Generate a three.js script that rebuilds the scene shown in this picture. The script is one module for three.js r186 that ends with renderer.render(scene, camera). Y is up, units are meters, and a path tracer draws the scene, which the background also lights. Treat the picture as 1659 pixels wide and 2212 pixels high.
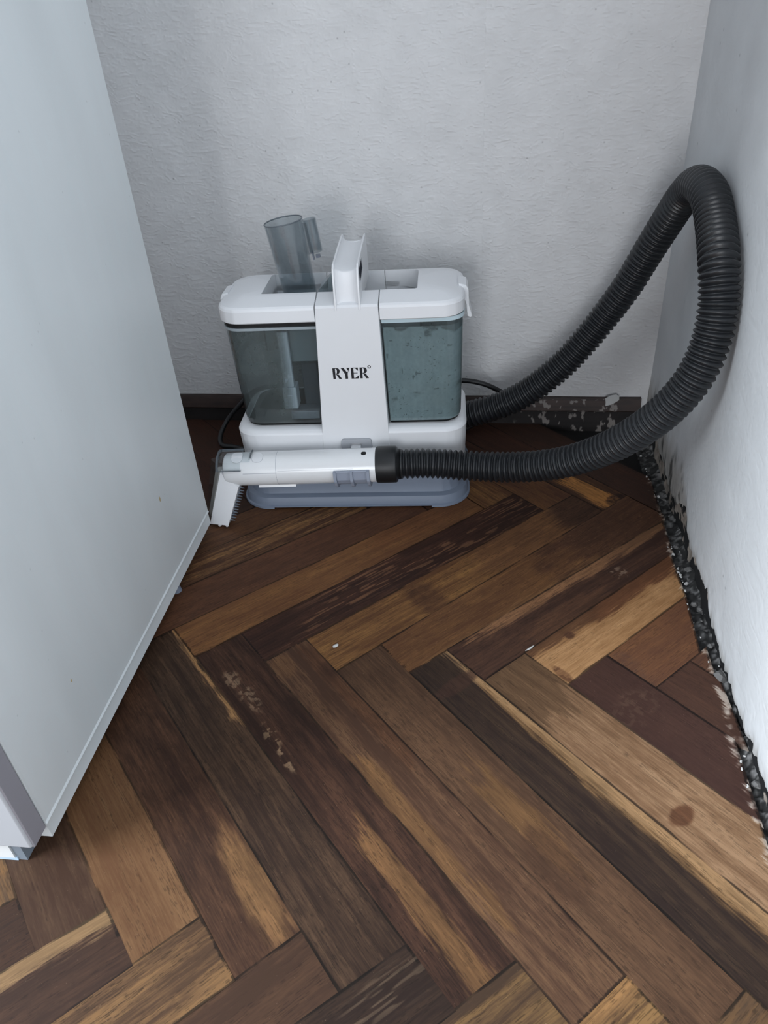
import * as THREE from 'three';
import { mergeGeometries, mergeVertices, toCreasedNormals } from 'three/addons/utils/BufferGeometryUtils.js';
import { RectAreaLightUniformsLib } from 'three/addons/lights/RectAreaLightUniformsLib.js';
import { RoundedBoxGeometry } from 'three/addons/geometries/RoundedBoxGeometry.js';
import { Brush, Evaluator, SUBTRACTION } from 'three-bvh-csg';

// ------------------------------------------------------------------ camera, sky, light, exposure
const scene = new THREE.Scene();
const camera = new THREE.PerspectiveCamera(68.71, 1659 / 2212, 0.02, 60);
{
  // hand-held: looking down 35 degrees, a few degrees to the left, slightly rolled
  const right = new THREE.Vector3(0.9921, -0.0598, -0.1103), up = new THREE.Vector3(-0.0152, 0.8152, -0.5789), back = new THREE.Vector3(0.1246, 0.576, 0.8079);
  camera.setRotationFromMatrix(new THREE.Matrix4().makeBasis(right, up, back));
  camera.position.set(0, 0.66, 0);
}
const renderer = new THREE.WebGLRenderer({ antialias: true });
renderer.toneMapping = THREE.LinearToneMapping;
renderer.toneMappingExposure = 1.0;
renderer.shadowMap.enabled = true;
RectAreaLightUniformsLib.init();
scene.background = new THREE.Color(0.42, 0.48, 0.56);                 // overcast daylight beyond the windows
// room extents: back wall near z = -1.21, right wall near x = 0.28, the rest of the room behind the camera
const ROOM = { left: -1.75, front: 4.6, top: 2.55 };
const WIN_L = { z0: -0.02, z1: 0.88, y0: 0.85, y1: 2.25 };            // window in the left wall
const WIN_F = { x0: -1.15, x1: -0.05, y0: 0.08, y1: 2.05 };          // window in the front wall
function daylight(name, w, h, pos, look, power, tint) {
  const l = new THREE.RectAreaLight(new THREE.Color(...tint), power, w, h);
  l.name = name; l.position.set(...pos); l.lookAt(...look); l.castShadow = true; scene.add(l);
}
daylight('window_daylight', WIN_L.z1 - WIN_L.z0, WIN_L.y1 - WIN_L.y0, [ROOM.left + 0.02, (WIN_L.y0 + WIN_L.y1) / 2, (WIN_L.z0 + WIN_L.z1) / 2], [5, (WIN_L.y0 + WIN_L.y1) / 2, (WIN_L.z0 + WIN_L.z1) / 2], 30.5, [0.86, 0.93, 1.0]);
daylight('window_daylight_front', WIN_F.x1 - WIN_F.x0, WIN_F.y1 - WIN_F.y0, [(WIN_F.x0 + WIN_F.x1) / 2, (WIN_F.y0 + WIN_F.y1) / 2, ROOM.front - 0.02], [(WIN_F.x0 + WIN_F.x1) / 2, (WIN_F.y0 + WIN_F.y1) / 2, -9], 12.0, [0.93, 0.96, 1.0]);
const WOOD = [1.15, 1.05, 0.92], GAIN = 1.9;                                                     // from colours read in the dim photograph to base colours

// ------------------------------------------------------------------ helpers
let seed = 7;
const rnd = () => { seed = (seed * 1664525 + 1013904223) >>> 0; return seed / 4294967296; };
const TAB = new Float32Array(65536); for (let i = 0; i < 65536; i++) TAB[i] = rnd();
function vnoise(x, y) {
  const xi = Math.floor(x), yi = Math.floor(y); let fx = x - xi, fy = y - yi;
  fx = fx * fx * (3 - 2 * fx); fy = fy * fy * (3 - 2 * fy);
  const x0 = xi & 255, x1 = (xi + 1) & 255, y0 = (yi & 255) << 8, y1 = ((yi + 1) & 255) << 8;
  const a = TAB[y0 | x0], b = TAB[y0 | x1], c = TAB[y1 | x0], d = TAB[y1 | x1];
  return a + (b - a) * fx + (c - a) * fy + (a - b - c + d) * fx * fy;
}
const fbm = (x, y, n = 3) => { let s = 0, a = 0.5, t = 0; for (let i = 0; i < n; i++) { s += a * vnoise(x, y); t += a; a *= 0.5; x = x * 2 + 17.3; y = y * 2 + 9.1; } return s / t; };
const clamp = (x, a = 0, b = 1) => Math.min(b, Math.max(a, x));
const sstep = (a, b, x) => { const t = clamp((x - a) / (b - a)); return t * t * (3 - 2 * t); };
const toLin = (c) => (c <= 0.04045 ? c / 12.92 : Math.pow((c + 0.055) / 1.055, 2.4));
const toS = (c) => (c <= 0.0031308 ? c * 12.92 : 1.055 * Math.pow(c, 1 / 2.4) - 0.055);
const rgb = (r, g, b, gain = GAIN) => new THREE.Color().setRGB(clamp(toLin(r / 255) * gain, 0, 0.93), clamp(toLin(g / 255) * gain, 0, 0.93), clamp(toLin(b / 255) * gain, 0, 0.93));
function dataTexture(w, h, fn, srgb) {                               // fn(i, j) -> [r, g, b, a] 0..1 (as stored)
  const d = new Uint8Array(w * h * 4);
  for (let j = 0; j < h; j++) for (let i = 0; i < w; i++) {
    const c = fn(i, j), o = (j * w + i) * 4;
    d[o] = clamp(c[0]) * 255; d[o + 1] = clamp(c[1]) * 255; d[o + 2] = clamp(c[2]) * 255; d[o + 3] = clamp(c[3] ?? 1) * 255;
  }
  const t = new THREE.DataTexture(d, w, h); t.magFilter = t.minFilter = THREE.LinearFilter; t.wrapS = t.wrapT = THREE.RepeatWrapping;
  if (srgb) t.colorSpace = THREE.SRGBColorSpace; t.needsUpdate = true; return t;
}
const std = (color, roughness = 0.5, extra = {}) => new THREE.MeshStandardMaterial({ color, roughness, ...extra });
const used = {};
const numbered = (n) => { const k = used[n] = (used[n] ?? -1) + 1; return k ? `${n}_${String(k).padStart(3, '0')}` : n; };
function part(name, geos, mat, parent, label) {
  const g = Array.isArray(geos) ? (geos.length > 1 ? mergeGeometries(geos.map((q) => { const p = q.index ? q.toNonIndexed() : q.clone(); for (const a of Object.keys(p.attributes)) if (!['position', 'normal'].includes(a)) p.deleteAttribute(a); return p; })) : geos[0]) : geos;
  const m = new THREE.Mesh(g, mat); m.name = numbered(name); m.castShadow = m.receiveShadow = true;
  if (label) m.userData.label = label;
  (parent ?? scene).add(m); return m;
}
function tag(o, label, category, group) { o.userData.label = label; o.userData.category = category; if (group) o.userData.group = group; return o; }
function struct(o, label) { o.userData.kind = 'structure'; if (label) o.userData.label = label; return o; }
function base(name, pos = [0, 0, 0], turn = 0) { const g = new THREE.Group(); g.name = numbered(name); g.position.set(...pos); g.rotation.y = turn; scene.add(g); return g; }
const box = (x0, x1, y0, y1, z0, z1) => { const g = new THREE.BoxGeometry(x1 - x0, y1 - y0, z1 - z0); g.translate((x0 + x1) / 2, (y0 + y1) / 2, (z0 + z1) / 2); return g; };
const rbox = (x0, x1, y0, y1, z0, z1, r = 0.001, s = 3) => { const g = new RoundedBoxGeometry(x1 - x0, y1 - y0, z1 - z0, s, r); g.translate((x0 + x1) / 2, (y0 + y1) / 2, (z0 + z1) / 2); return g; };
function mesh(verts, idx) { const g = new THREE.BufferGeometry(); g.setAttribute('position', new THREE.Float32BufferAttribute(verts.flat(), 3)); g.setIndex(idx); g.computeVertexNormals(); return g; }
// rounded rectangle in plan (x, z), n points per corner, radii in the order front-right, back-right, back-left, front-left
function rrect(x0, x1, z0, z1, radii, n = 8) {
  const pts = [], C = [[x1, z1, 1, 1, radii[0], 0], [x1, z0, 1, -1, radii[1], 1], [x0, z0, -1, -1, radii[2], 2], [x0, z1, -1, 1, radii[3], 3]];
  for (const [x, z, sx, sz, r, k] of C) for (let i = 0; i < n; i++) {
    const a = (i / (n - 1)) * Math.PI / 2, u = k % 2 ? Math.cos(a) : Math.sin(a), v = k % 2 ? Math.sin(a) : Math.cos(a);
    pts.push([x - sx * r + sx * r * u, z - sz * r + sz * r * v]);
  }
  return pts;
}
// closed solid lofted through horizontal outlines
function stack(levels, crease = 0.6) {
  const n = levels[0].p.length, v = [], id = [];
  levels.forEach((L) => L.p.forEach(([x, z]) => v.push([x, L.y, z])));
  for (let k = 0; k < levels.length - 1; k++) for (let i = 0; i < n; i++) { const a = k * n + i, b = k * n + (i + 1) % n, c = a + n, d = b + n; id.push(a, b, c, b, d, c); }
  const cap = (k, flip) => { const c = v.length, P = levels[k].p; v.push([P.reduce((s, p) => s + p[0], 0) / n, levels[k].y, P.reduce((s, p) => s + p[1], 0) / n]); for (let i = 0; i < n; i++) { const a = k * n + i, b = k * n + (i + 1) % n; flip ? id.push(c, b, a) : id.push(c, a, b); } };
  cap(0, true); cap(levels.length - 1, false);
  let g = mesh(v, id); g = toCreasedNormals(g, crease); return g;
}
const ev = new Evaluator(); ev.attributes = ['position', 'normal']; ev.useGroups = false;
function cut(g, ...holes) {
  const clean = (q) => { const p = mergeVertices(q.clone().deleteAttribute('uv') && (() => { const c = q.clone(); c.deleteAttribute('uv'); return c; })()); return p; };
  let b = new Brush(clean(g)); b.updateMatrixWorld();
  for (const h of holes) { const c = new Brush(clean(h)); c.updateMatrixWorld(); b = ev.evaluate(b, c, SUBTRACTION); }
  return b.geometry;
}
class Curve3 extends THREE.CatmullRomCurve3 { constructor(p) { super(p.map((q) => (q.isVector3 ? q : new THREE.Vector3(...q))), false, 'centripetal'); } }

// ------------------------------------------------------------------ room shell
// plaster relief: brushed, lumpy old paint (tileable over 256 lattice cells)
const N = 1024;
const plasterBump = dataTexture(N, N, (i, j) => {
  const u = i / N * 256, v = j / N * 256;
  const wx = vnoise(u / 8, v / 8) * 3, wy = vnoise(u / 8 + 32, v / 8) * 3;
  const lump = Math.pow(vnoise(u / 2 + wx, v + wy), 3), lump2 = Math.pow(vnoise(u / 4 + wy, v / 2 + 40), 2), fine = vnoise(u + 31, v) , big = fbm(u / 8, v / 8, 3);
  const t = lump * 0.55 + lump2 * 0.45 + fine * 0.16 + big * 0.55; return [t / 1.7, t / 1.7, t / 1.7];
});
const wallTint = dataTexture(512, 512, (i, j) => {
  const u = i / 2, v = j / 2; const a = fbm(u / 8, v / 8, 3) - 0.5, speck = vnoise(u + 11, v + 77) > 0.9992 ? 1 : 0;
  const k = 0.965 + a * 0.05 - speck * 0.2; return [k, k, k * 1.0];
}, true);
function wallMaterial(color, repeat, bump) {
  const b = plasterBump.clone(); b.repeat.set(repeat, repeat); b.needsUpdate = true; const t = wallTint.clone(); t.repeat.set(repeat * 0.7, repeat * 0.7); t.needsUpdate = true;
  return new THREE.MeshStandardMaterial({ color, roughness: 0.82, map: t, bumpMap: b, bumpScale: bump });
}
const plaster = wallMaterial(new THREE.Color().setRGB(0.72, 0.72, 0.725), 1.6, 0.0017);
const smoothPlaster = wallMaterial(new THREE.Color().setRGB(0.70, 0.72, 0.735), 1.1, 0.0008);
const uvBy = (g, a, b) => { const p = g.attributes.position, uv = []; for (let i = 0; i < p.count; i++) uv.push(p['get' + a](i), p['get' + b](i)); g.setAttribute('uv', new THREE.Float32BufferAttribute(uv, 2)); return g; };
const backZ = (x) => -1.2295 + 0.0248 * (x + 0.5586);               // face of the back wall, a degree and a half out of square
const rightX = (z) => 0.276 + (-0.45 - z) * 0.0145;                 // face of the right wall
{
  // back wall with a slight unevenness of its own
  const v = [], id = [], nx = 120, ny = 120, x0 = ROOM.left - 0.1, x1 = 0.36, H = ROOM.top + 0.1;
  for (let j = 0; j <= ny; j++) for (let i = 0; i <= nx; i++) {
    const x = x0 + (x1 - x0) * i / nx, y = -0.05 + H * Math.pow(j / ny, 1.4);
    v.push([x, y, backZ(x) - 0.004 * (fbm(x * 5 + 3, y * 7, 3) - 0.5)]);
  }
  for (let j = 0; j < ny; j++) for (let i = 0; i < nx; i++) { const a = j * (nx + 1) + i; id.push(a, a + 1, a + nx + 1, a + 1, a + nx + 2, a + nx + 1); }
  const o = v.length; v.push([x0, -0.05, -1.42], [x1, -0.05, -1.42], [x0, H, -1.42], [x1, H, -1.42]); id.push(o, o + 2, o + 1, o + 1, o + 2, o + 3);
  struct(part('wall_back', uvBy(mesh(v, id), 'X', 'Y'), plaster), 'rough white painted plaster wall');
}
// right wall: a coat of white plaster whose lower edge has broken away, on an older grey-beige wall
const edgeHeight = (z) => {
  const K = [[-1.23, 0.02], [-1.1, 0.016], [-1.04, 0.022], [-0.98, 0.014], [-0.93, 0.018], [-0.885, 0.034], [-0.85, 0.014], [-0.8, 0.010], [-0.76, 0.012], [-0.66, 0.005], [-0.6, 0.004], [-0.5, 0.001], [-0.42, -0.002], [0, 0.002], [6, 0.002]];
  let h = 0; for (let i = 0; i < K.length - 1; i++) if (z >= K[i][0] && z <= K[i + 1][0]) h = K[i][1] + (K[i + 1][1] - K[i][1]) * (z - K[i][0]) / (K[i + 1][0] - K[i][0]);
  return h + (z < -0.2 ? (vnoise(z * 33, 3) - 0.5) * 0.013 + (vnoise(z * 120, 9) - 0.5) * 0.007 + (vnoise(z * 330, 19) - 0.5) * 0.004 : 0);
};
{
  const v = [], id = [], col = [], zs = []; for (let z = -1.24; z < -0.2; z += 0.0025) zs.push(z); for (let z = -0.2; z <= ROOM.front + 0.1; z += 0.1) zs.push(z);
  const ys = [0, 0.002, 0.005, 0.009, 0.013, 0.018, 0.023, 0.029, 0.035, 0.042, 0.05, 0.06, 0.072, 0.086, 0.11, 0.17, 0.25, 0.35, 0.5, 0.8, 1.2, 1.8, 2.6], m = ys.length + 1;
  for (const z of zs) {
    const e = edgeHeight(z);
    v.push([rightX(z) + 0.012, e - 0.001, z]); col.push(0.5, 0.48, 0.45);
    ys.forEach((y, k) => {
      const t = y / 2.6, round = k === 0 ? 0.004 : k === 1 ? 0.0018 : k === 2 ? 0.0005 : 0, Y = e + y * (1 - t) + t * (ROOM.top + 0.05);
      const rough = sstep(0.03, 0.0, y) * (fbm(z * 60, Y * 60 + 8, 2) - 0.5) * 0.004;
      v.push([rightX(z) + round + rough - 0.003 * (fbm(z * 6 + 40, Y * 6, 3) - 0.5), Y, z]);
      // old damp stain low in the corner, dirty ragged lip elsewhere
      const damp = sstep(0.105 + (fbm(z * 26, Y * 26, 3) - 0.5) * 0.10, 0.05, Y + sstep(-0.94, -0.78, z) * 0.10) * 0.85, lip = sstep(0.010, 0.001, y + (fbm(z * 90, y * 60, 2) - 0.5) * 0.012) * 0.6;
      const spot = damp * sstep(0.60, 0.68, fbm(z * 75 + 5, Y * 75, 3)), q = Math.max(damp, lip), w = [1, 1, 1], b = [0.60, 0.55, 0.49];
      for (let c = 0; c < 3; c++) col.push((w[c] + (b[c] * (0.8 + 0.4 * fbm(z * 160, Y * 160, 2)) - w[c]) * q) * (1 - spot * 0.92));
    });
  }
  for (let i = 0; i < zs.length - 1; i++) for (let k = 0; k < m - 1; k++) { const a = i * m + k; id.push(a, a + 1, a + m, a + 1, a + m + 1, a + m); }
  const wg = uvBy(mesh(v, id), 'Z', 'Y'); wg.setAttribute('color', new THREE.Float32BufferAttribute(col, 3));
  const wm = smoothPlaster.clone(); wm.vertexColors = true;
  const w = part('wall_right', wg, wm); struct(w, 'smooth white painted wall with a crumbling stained lower edge');
  // older wall behind the coat
  const subTex = dataTexture(1024, 96, (i, j) => {
    const z = -1.24 + i / 1024 * 1.24, y = -0.03 + j / 96 * 0.15;
    const n = fbm(z * 40, y * 45 + 5, 4), n2 = fbm(z * 130 + 7, y * 150, 3), near = sstep(-0.86, -0.72, z);
    const black = sstep(0.45 - 0.07 * near - 0.08 * sstep(0.03, 0, y), 0.50 - 0.07 * near - 0.08 * sstep(0.03, 0, y), n) ;
    const k = 0.75 + n2 * 0.5, c = [0.58 * k, 0.54 * k, 0.50 * k], d = [0.035, 0.035, 0.04];
    return c.map((q, t) => q * (1 - black) + d[t] * black);
  }, true);
  const sv = [], si = [], uv = []; const nz = 300;
  for (let i = 0; i <= nz; i++) { const z = -1.24 + i / nz * 1.24; for (let k = 0; k <= 6; k++) { const y = -0.03 + k / 6 * 0.15; sv.push([rightX(z) + 0.0045 + 0.003 * (1 - k / 6) * -1 - 0.004 * (fbm(z * 50, y * 60 + 2, 2) - 0.5), y, z]); uv.push(i / nz, k / 6); } }
  for (let i = 0; i < nz; i++) for (let k = 0; k < 6; k++) { const a = i * 7 + k; si.push(a, a + 1, a + 7, a + 1, a + 8, a + 7); }
  const sg = mesh(sv, si); sg.setAttribute('uv', new THREE.Float32BufferAttribute(uv, 2));
  part('old_plaster', sg, new THREE.MeshStandardMaterial({ map: subTex, roughness: 0.95, bumpMap: subTex, bumpScale: 0.003 }), w, 'grey beige older plaster stained black');
  part('wall_core', box(rightX(-1.4) + 0.02, 0.5, -0.05, ROOM.top + 0.1, -1.42, ROOM.front + 0.2), smoothPlaster, w);
}
// the rest of the room, behind and above the camera
const dimmedRoomPaint = std(new THREE.Color().setRGB(0.28, 0.28, 0.29), 0.9);  // unseen walls and ceiling coloured grey to weaken bounced light on the floor
struct(part('ceiling', box(ROOM.left - 0.15, 0.5, ROOM.top, ROOM.top + 0.12, -1.42, ROOM.front + 0.15), dimmedRoomPaint), 'plain ceiling coloured grey to cut bounced light');
const frameWhite = std(new THREE.Color().setRGB(0.75, 0.76, 0.76), 0.4);
{
  const L = ROOM.left, a = [];
  a.push(box(L - 0.15, L, -0.05, ROOM.top, -1.42, WIN_L.z0), box(L - 0.15, L, -0.05, ROOM.top, WIN_L.z1, ROOM.front + 0.15), box(L - 0.15, L, -0.05, WIN_L.y0, WIN_L.z0, WIN_L.z1), box(L - 0.15, L, WIN_L.y1, ROOM.top, WIN_L.z0, WIN_L.z1));
  struct(part('wall_left', a, dimmedRoomPaint), 'plain wall with a wide window, coloured grey to cut bounced light');
  const F = ROOM.front, b = [];
  b.push(box(L, WIN_F.x0, -0.05, ROOM.top, F, F + 0.15), box(WIN_F.x1, 0.36, -0.05, ROOM.top, F, F + 0.15), box(WIN_F.x0, WIN_F.x1, -0.05, WIN_F.y0, F, F + 0.15), box(WIN_F.x0, WIN_F.x1, WIN_F.y1, ROOM.top, F, F + 0.15));
  struct(part('wall_front', b, dimmedRoomPaint), 'plain wall behind the camera with a window, coloured grey to cut bounced light');
  const wl = part('window_1', [box(L - 0.12, L - 0.06, WIN_L.y0, WIN_L.y0 + 0.06, WIN_L.z0, WIN_L.z1), box(L - 0.12, L - 0.06, WIN_L.y1 - 0.06, WIN_L.y1, WIN_L.z0, WIN_L.z1), box(L - 0.12, L - 0.06, WIN_L.y0, WIN_L.y1, WIN_L.z0, WIN_L.z0 + 0.06), box(L - 0.12, L - 0.06, WIN_L.y0, WIN_L.y1, WIN_L.z1 - 0.06, WIN_L.z1)], frameWhite); struct(wl);
  const wf = part('window_2', [box(WIN_F.x0, WIN_F.x1, WIN_F.y0, WIN_F.y0 + 0.06, F + 0.06, F + 0.12), box(WIN_F.x0, WIN_F.x1, WIN_F.y1 - 0.06, WIN_F.y1, F + 0.06, F + 0.12), box(WIN_F.x0, WIN_F.x0 + 0.06, WIN_F.y0, WIN_F.y1, F + 0.06, F + 0.12), box(WIN_F.x1 - 0.06, WIN_F.x1, WIN_F.y0, WIN_F.y1, F + 0.06, F + 0.12)], frameWhite); struct(wf);
}

// ------------------------------------------------------------------ herringbone parquet, plank by plank
// joint lines measured on the floor: two points (x, z) each; B and Z run towards the right and the viewer, A and C towards the right and the wall
const LINES = {
  B0: [-0.443, -0.3438, -0.3731, -0.268], B1: [-0.4054, -0.3962, -0.2842, -0.2655], B2: [-0.4032, -0.4908, -0.1957, -0.263], B3: [-0.3567, -0.5415, -0.1049, -0.2597], B4: [-0.3426, -0.6143, -0.013, -0.2544],
  B5: [-0.290, -0.6515, 0.0593, -0.2713], B6: [-0.2076, -0.6473, 0.1224, -0.2912], B7: [-0.1107, -0.6405, 0.2139, -0.288], B8: [-0.0338, -0.6406, 0.2455, -0.3534], B9: [0.061, -0.6381, 0.2629, -0.4364], B10: [0.1545, -0.6394, 0.268, -0.5264],
  A1: [-0.405, -0.8088, -0.2842, -0.9109], A2: [-0.3931, -0.7442, -0.2001, -0.9084], A3: [-0.3924, -0.6535, -0.0289, -0.9735], A4: [-0.3414, -0.6143, 0.0511, -0.9754], A5: [-0.2527, -0.6099, 0.1371, -0.971], A6: [-0.1605, -0.603, 0.2041, -0.956],
  A7: [-0.0745, -0.605, 0.2598, -0.9086], A8: [0.0147, -0.6007, 0.2553, -0.8296], A9: [0.1069, -0.5982, 0.2626, -0.7501], A10: [0.2031, -0.5983, 0.2535, -0.646],
  C0: [-0.4118, -0.3117, -0.55, -0.19], C1: [-0.3238, -0.3075, -0.3928, -0.2482], C2: [-0.2384, -0.3067, -0.3331, -0.2164], C3: [-0.1468, -0.3021, -0.2322, -0.2253], C4: [-0.0559, -0.2983, -0.135, -0.234], C5: [0.0347, -0.2932, -0.0251, -0.2437], C6: [0.1224, -0.2912, 0.0808, -0.2531], C7: [0.2141, -0.2887, 0.1864, -0.2625],
  Z4: [-0.0129, -0.9625, 0.0085, -0.9394], Z5: [0.0294, -1.0051, 0.0974, -0.9358], Z6: [0.115, -1.0068, 0.1787, -0.9427], Z7: [0.192, -1.014, 0.245, -0.957],
};
const shiftLine = (l, dx, dz) => [l[0] + dx, l[1] + dz, l[2] + dx, l[3] + dz];
for (const [k, from, n] of [['A0', 'A1', -1], ['A', 'A1', -2], ['B11', 'B10', 1], ['C8', 'C7', 1], ['Z3', 'Z4', -1], ['Z2', 'Z4', -2], ['Z1', 'Z4', -3], ['Z0', 'Z4', -4], ['Z', 'Z4', -5], ['Z8', 'Z7', 1], ['B', 'B0', -1]]) {
  const name = { A: 'A-1', Z: 'Z-1', B: 'B-1' }[k] ?? k; LINES[name] = shiftLine(LINES[from], 0.0905 * n, k[0] === 'A' ? 0 : 0);
}
LINES['A11'] = shiftLine(LINES.A10, 0.09, 0);
const meet = (p, q) => { const d = (p[2] - p[0]) * (q[3] - q[1]) - (p[3] - p[1]) * (q[2] - q[0]), t = ((q[0] - p[0]) * (q[3] - q[1]) - (q[1] - p[1]) * (q[2] - q[0])) / d; return [p[0] + t * (p[2] - p[0]), p[1] + t * (p[3] - p[1])]; };
// keep the side of the polygon where f(x, z) >= 0
function clip(poly, f) { const out = []; for (let i = 0; i < poly.length; i++) { const a = poly[i], b = poly[(i + 1) % poly.length], fa = f(a), fb = f(b); if (fa >= 0) out.push(a); if ((fa >= 0) !== (fb >= 0)) { const t = fa / (fa - fb); out.push([a[0] + t * (b[0] - a[0]), a[1] + t * (b[1] - a[1])]); } } return out; }
// look of each plank in the photograph: [main colour], [second colour], figure, and marks. Marks: band [v0, v1, colour, strength, u0, u1], spot [u, v, ru, rv, colour, strength, grit]
const T = { tan: [122, 90, 58], light: [160, 116, 70], brown: [100, 70, 47], red: [92, 60, 42], dark: [66, 46, 36], black: [52, 38, 33], purple: [76, 53, 47], grey: [84, 66, 52] };
const LOOK = {
  'B-1': [T.tan, T.grey, 0.8], B0: [[84, 63, 48], T.dark, 0.8], B1: [[118, 87, 60], T.brown, 0.9], 
  B2: [[84, 58, 43], [54, 36, 28], 0.7, { bands: [[0.55, 0.68, [58, 38, 30], 0.8, 0.35, 0.85]], spots: [[0.86, 0.72, 0.16, 0.32, [128, 95, 62], 0.85, 0.1]] }],  // wood darkened overall to deepen the shade beside the appliance
  B3: [[76, 57, 44], [50, 36, 29], 1.3, { bands: [[0.84, 1.5, [150, 114, 76], 1, -0.6, 0.48]] }],  // also darkened: the appliance's shade is put into the plank tone
  B4: [[74, 50, 39], [50, 33, 27], 1.2, { ring: 1, bands: [[0.3, 0.62, [126, 92, 58], 0.75, 0.62, 1.6]], spots: [[0.13, 0.3, 0.035, 0.14, [128, 106, 88], 0.8, 0.9], [0.21, 0.34, 0.05, 0.16, [128, 106, 88], 0.8, 0.9], [0.33, 0.26, 0.045, 0.14, [140, 116, 92], 0.9, 1], [0.41, 0.22, 0.04, 0.11, [146, 120, 96], 0.9, 1]] }],
  B5: [[106, 78, 58], [76, 53, 41], 0.9, { bands: [[0.0, 0.34, [124, 90, 55], 0.6, 0.35, 0.8], [0.7, 1.5, [96, 62, 42], 0.5, 0, 0.5]], spots: [[0.12, 0.85, 0.04, 0.2, [62, 40, 32], 0.6, 0.3], [0.04, 0.25, 0.04, 0.25, [120, 86, 58], 0.5, 0.1]] }],
  B6: [[97, 71, 53], [74, 53, 40], 0.8, { bands: [[0.35, 0.75, [118, 86, 52], 0.6, 0.4, 0.75]], spots: [[0.66, 0.4, 0.1, 0.35, [70, 48, 36], 0.6, 0.1]] }],
  B7: [[64, 49, 39], [46, 34, 30], 1.2, { bands: [[0.72, 1.5, [150, 119, 86], 1, -0.6, 1.6], [0.66, 0.78, [120, 90, 58], 0.6, 0.1, 1]], spots: [[0.1, 0.4, 0.02, 0.5, [72, 50, 42], 0.7, 0], [0.93, 0.8, 0.08, 0.4, [70, 55, 45], 0.6, 0.2]], poresIn: 1 }],
  B8: [[156, 124, 96], [122, 92, 68], 0.8, { ring: 1, bands: [[-0.5, 1.5, [96, 72, 52], 0.75, -0.6, 0.26]], spots: [[0.665, 0.32, 0.026, 0.2, [100, 66, 46], 0.95, 0]] }],
  B9: [[76, 52, 46], [66, 44, 40], 0.35, { spots: [[0.30, 0.36, 0.085, 0.5, [92, 70, 60], 0.55, 1]] }], B10: [[84, 58, 48], [70, 48, 42], 0.4], B11: [[80, 54, 46], T.dark, 0.4],
  'A-1': [T.dark, T.black, 0.7], A0: [[84, 58, 41], T.dark, 0.8], A1: [[112, 82, 54], [70, 48, 36], 1.6], A2: [[84, 56, 41], [66, 44, 34], 0.7], A3: [[112, 78, 48], [88, 58, 38], 0.7, { spots: [[0.8, 0.2, 0.2, 0.4, [96, 62, 40], 0.6, 0]] }],
  A4: [[58, 37, 30], [42, 27, 23], 1.2, { fleck: [104, 74, 54] }], A5: [[120, 86, 51], [86, 58, 37], 1.0, { spots: [[0.34, 0.5, 0.05, 0.7, [66, 43, 32], 0.65, 0.2], [0.75, 0.5, 0.22, 0.9, [96, 66, 46], 0.6, 0], [0.97, 0.5, 0.12, 0.9, [56, 38, 31], 0.8, 0]] }],
  A6: [[110, 77, 48], [86, 58, 39], 0.7, { scratch: 1, bands: [[0.8, 1.5, [128, 94, 60], 0.6, 0, 0.8]], spots: [[0.85, 0.4, 0.3, 1, [70, 47, 37], 0.85, 0.1]] }],
  A7: [[72, 50, 40], [54, 37, 32], 1.0, { bands: [[-0.5, 0.24, [124, 90, 64], 0.9, 0.1, 1.6], [0.5, 1.5, [84, 58, 42], 0.5, 0.2, 0.6]], spots: [[0.66, 0.55, 0.03, 0.25, [126, 108, 96], 0.7, 1]] }],
  A8: [[164, 126, 88], [136, 100, 66], 0.7, { bands: [[-0.5, 0.34, [96, 62, 42], 0.95, 0.25, 1.6], [-0.5, 0.2, [88, 60, 42], 0.9, -0.6, 0.4]], spots: [[0.22, 0.22, 0.022, 0.08, [76, 50, 38], 0.85, 0.2], [0.03, 0.8, 0.02, 0.3, [80, 52, 36], 0.8, 0.4], [0.92, 0.5, 0.04, 0.12, [80, 52, 36], 0.8, 0.4]] }],
  A9: [[106, 72, 50], [86, 57, 44], 0.6, { spots: [[0.02, 0.5, 0.12, 0.6, [80, 58, 50], 0.6, 0.6]] }], A10: [[90, 62, 48], [74, 52, 44], 0.5],
  C0: [T.dark, T.black, 0.8], C1: [[76, 54, 43], [60, 43, 36], 1.0, { bands: [[-0.5, 0.2, [152, 122, 88], 1, -0.6, 1.6]] }], C2: [[122, 92, 62], [84, 62, 46], 1.5], C3: [[84, 60, 45], [68, 48, 38], 0.9], C4: [[58, 43, 35], [44, 32, 28], 1.2, { fleck: [100, 84, 70] }], C5: [[112, 86, 57], [72, 54, 42], 1.1], C6: [[134, 102, 66], [92, 68, 48], 1.5, { bands: [[-0.5, 0.2, [150, 112, 72], 0.8, -0.6, 1.6]] }], C7: [[106, 80, 56], T.grey, 1],
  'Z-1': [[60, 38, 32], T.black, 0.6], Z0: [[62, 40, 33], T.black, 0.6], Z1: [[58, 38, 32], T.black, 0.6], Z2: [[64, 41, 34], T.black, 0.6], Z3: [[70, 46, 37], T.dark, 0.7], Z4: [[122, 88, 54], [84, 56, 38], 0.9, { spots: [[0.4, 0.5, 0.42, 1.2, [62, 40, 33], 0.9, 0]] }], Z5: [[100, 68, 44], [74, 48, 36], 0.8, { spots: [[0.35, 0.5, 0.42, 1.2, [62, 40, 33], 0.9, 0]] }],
  Z6: [[80, 54, 38], [56, 38, 30], 0.8, { bands: [[0.15, 0.6, [168, 116, 62], 0.95, 0.66, 1.6]], spots: [[0.3, 0.5, 0.4, 1.2, [60, 39, 33], 0.9, 0], [0.99, 0.6, 0.03, 0.4, [40, 26, 24], 0.8, 0.4]] }], Z7: [[64, 43, 36], T.black, 0.6], Z8: [T.dark, T.black, 0.6],
};
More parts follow.
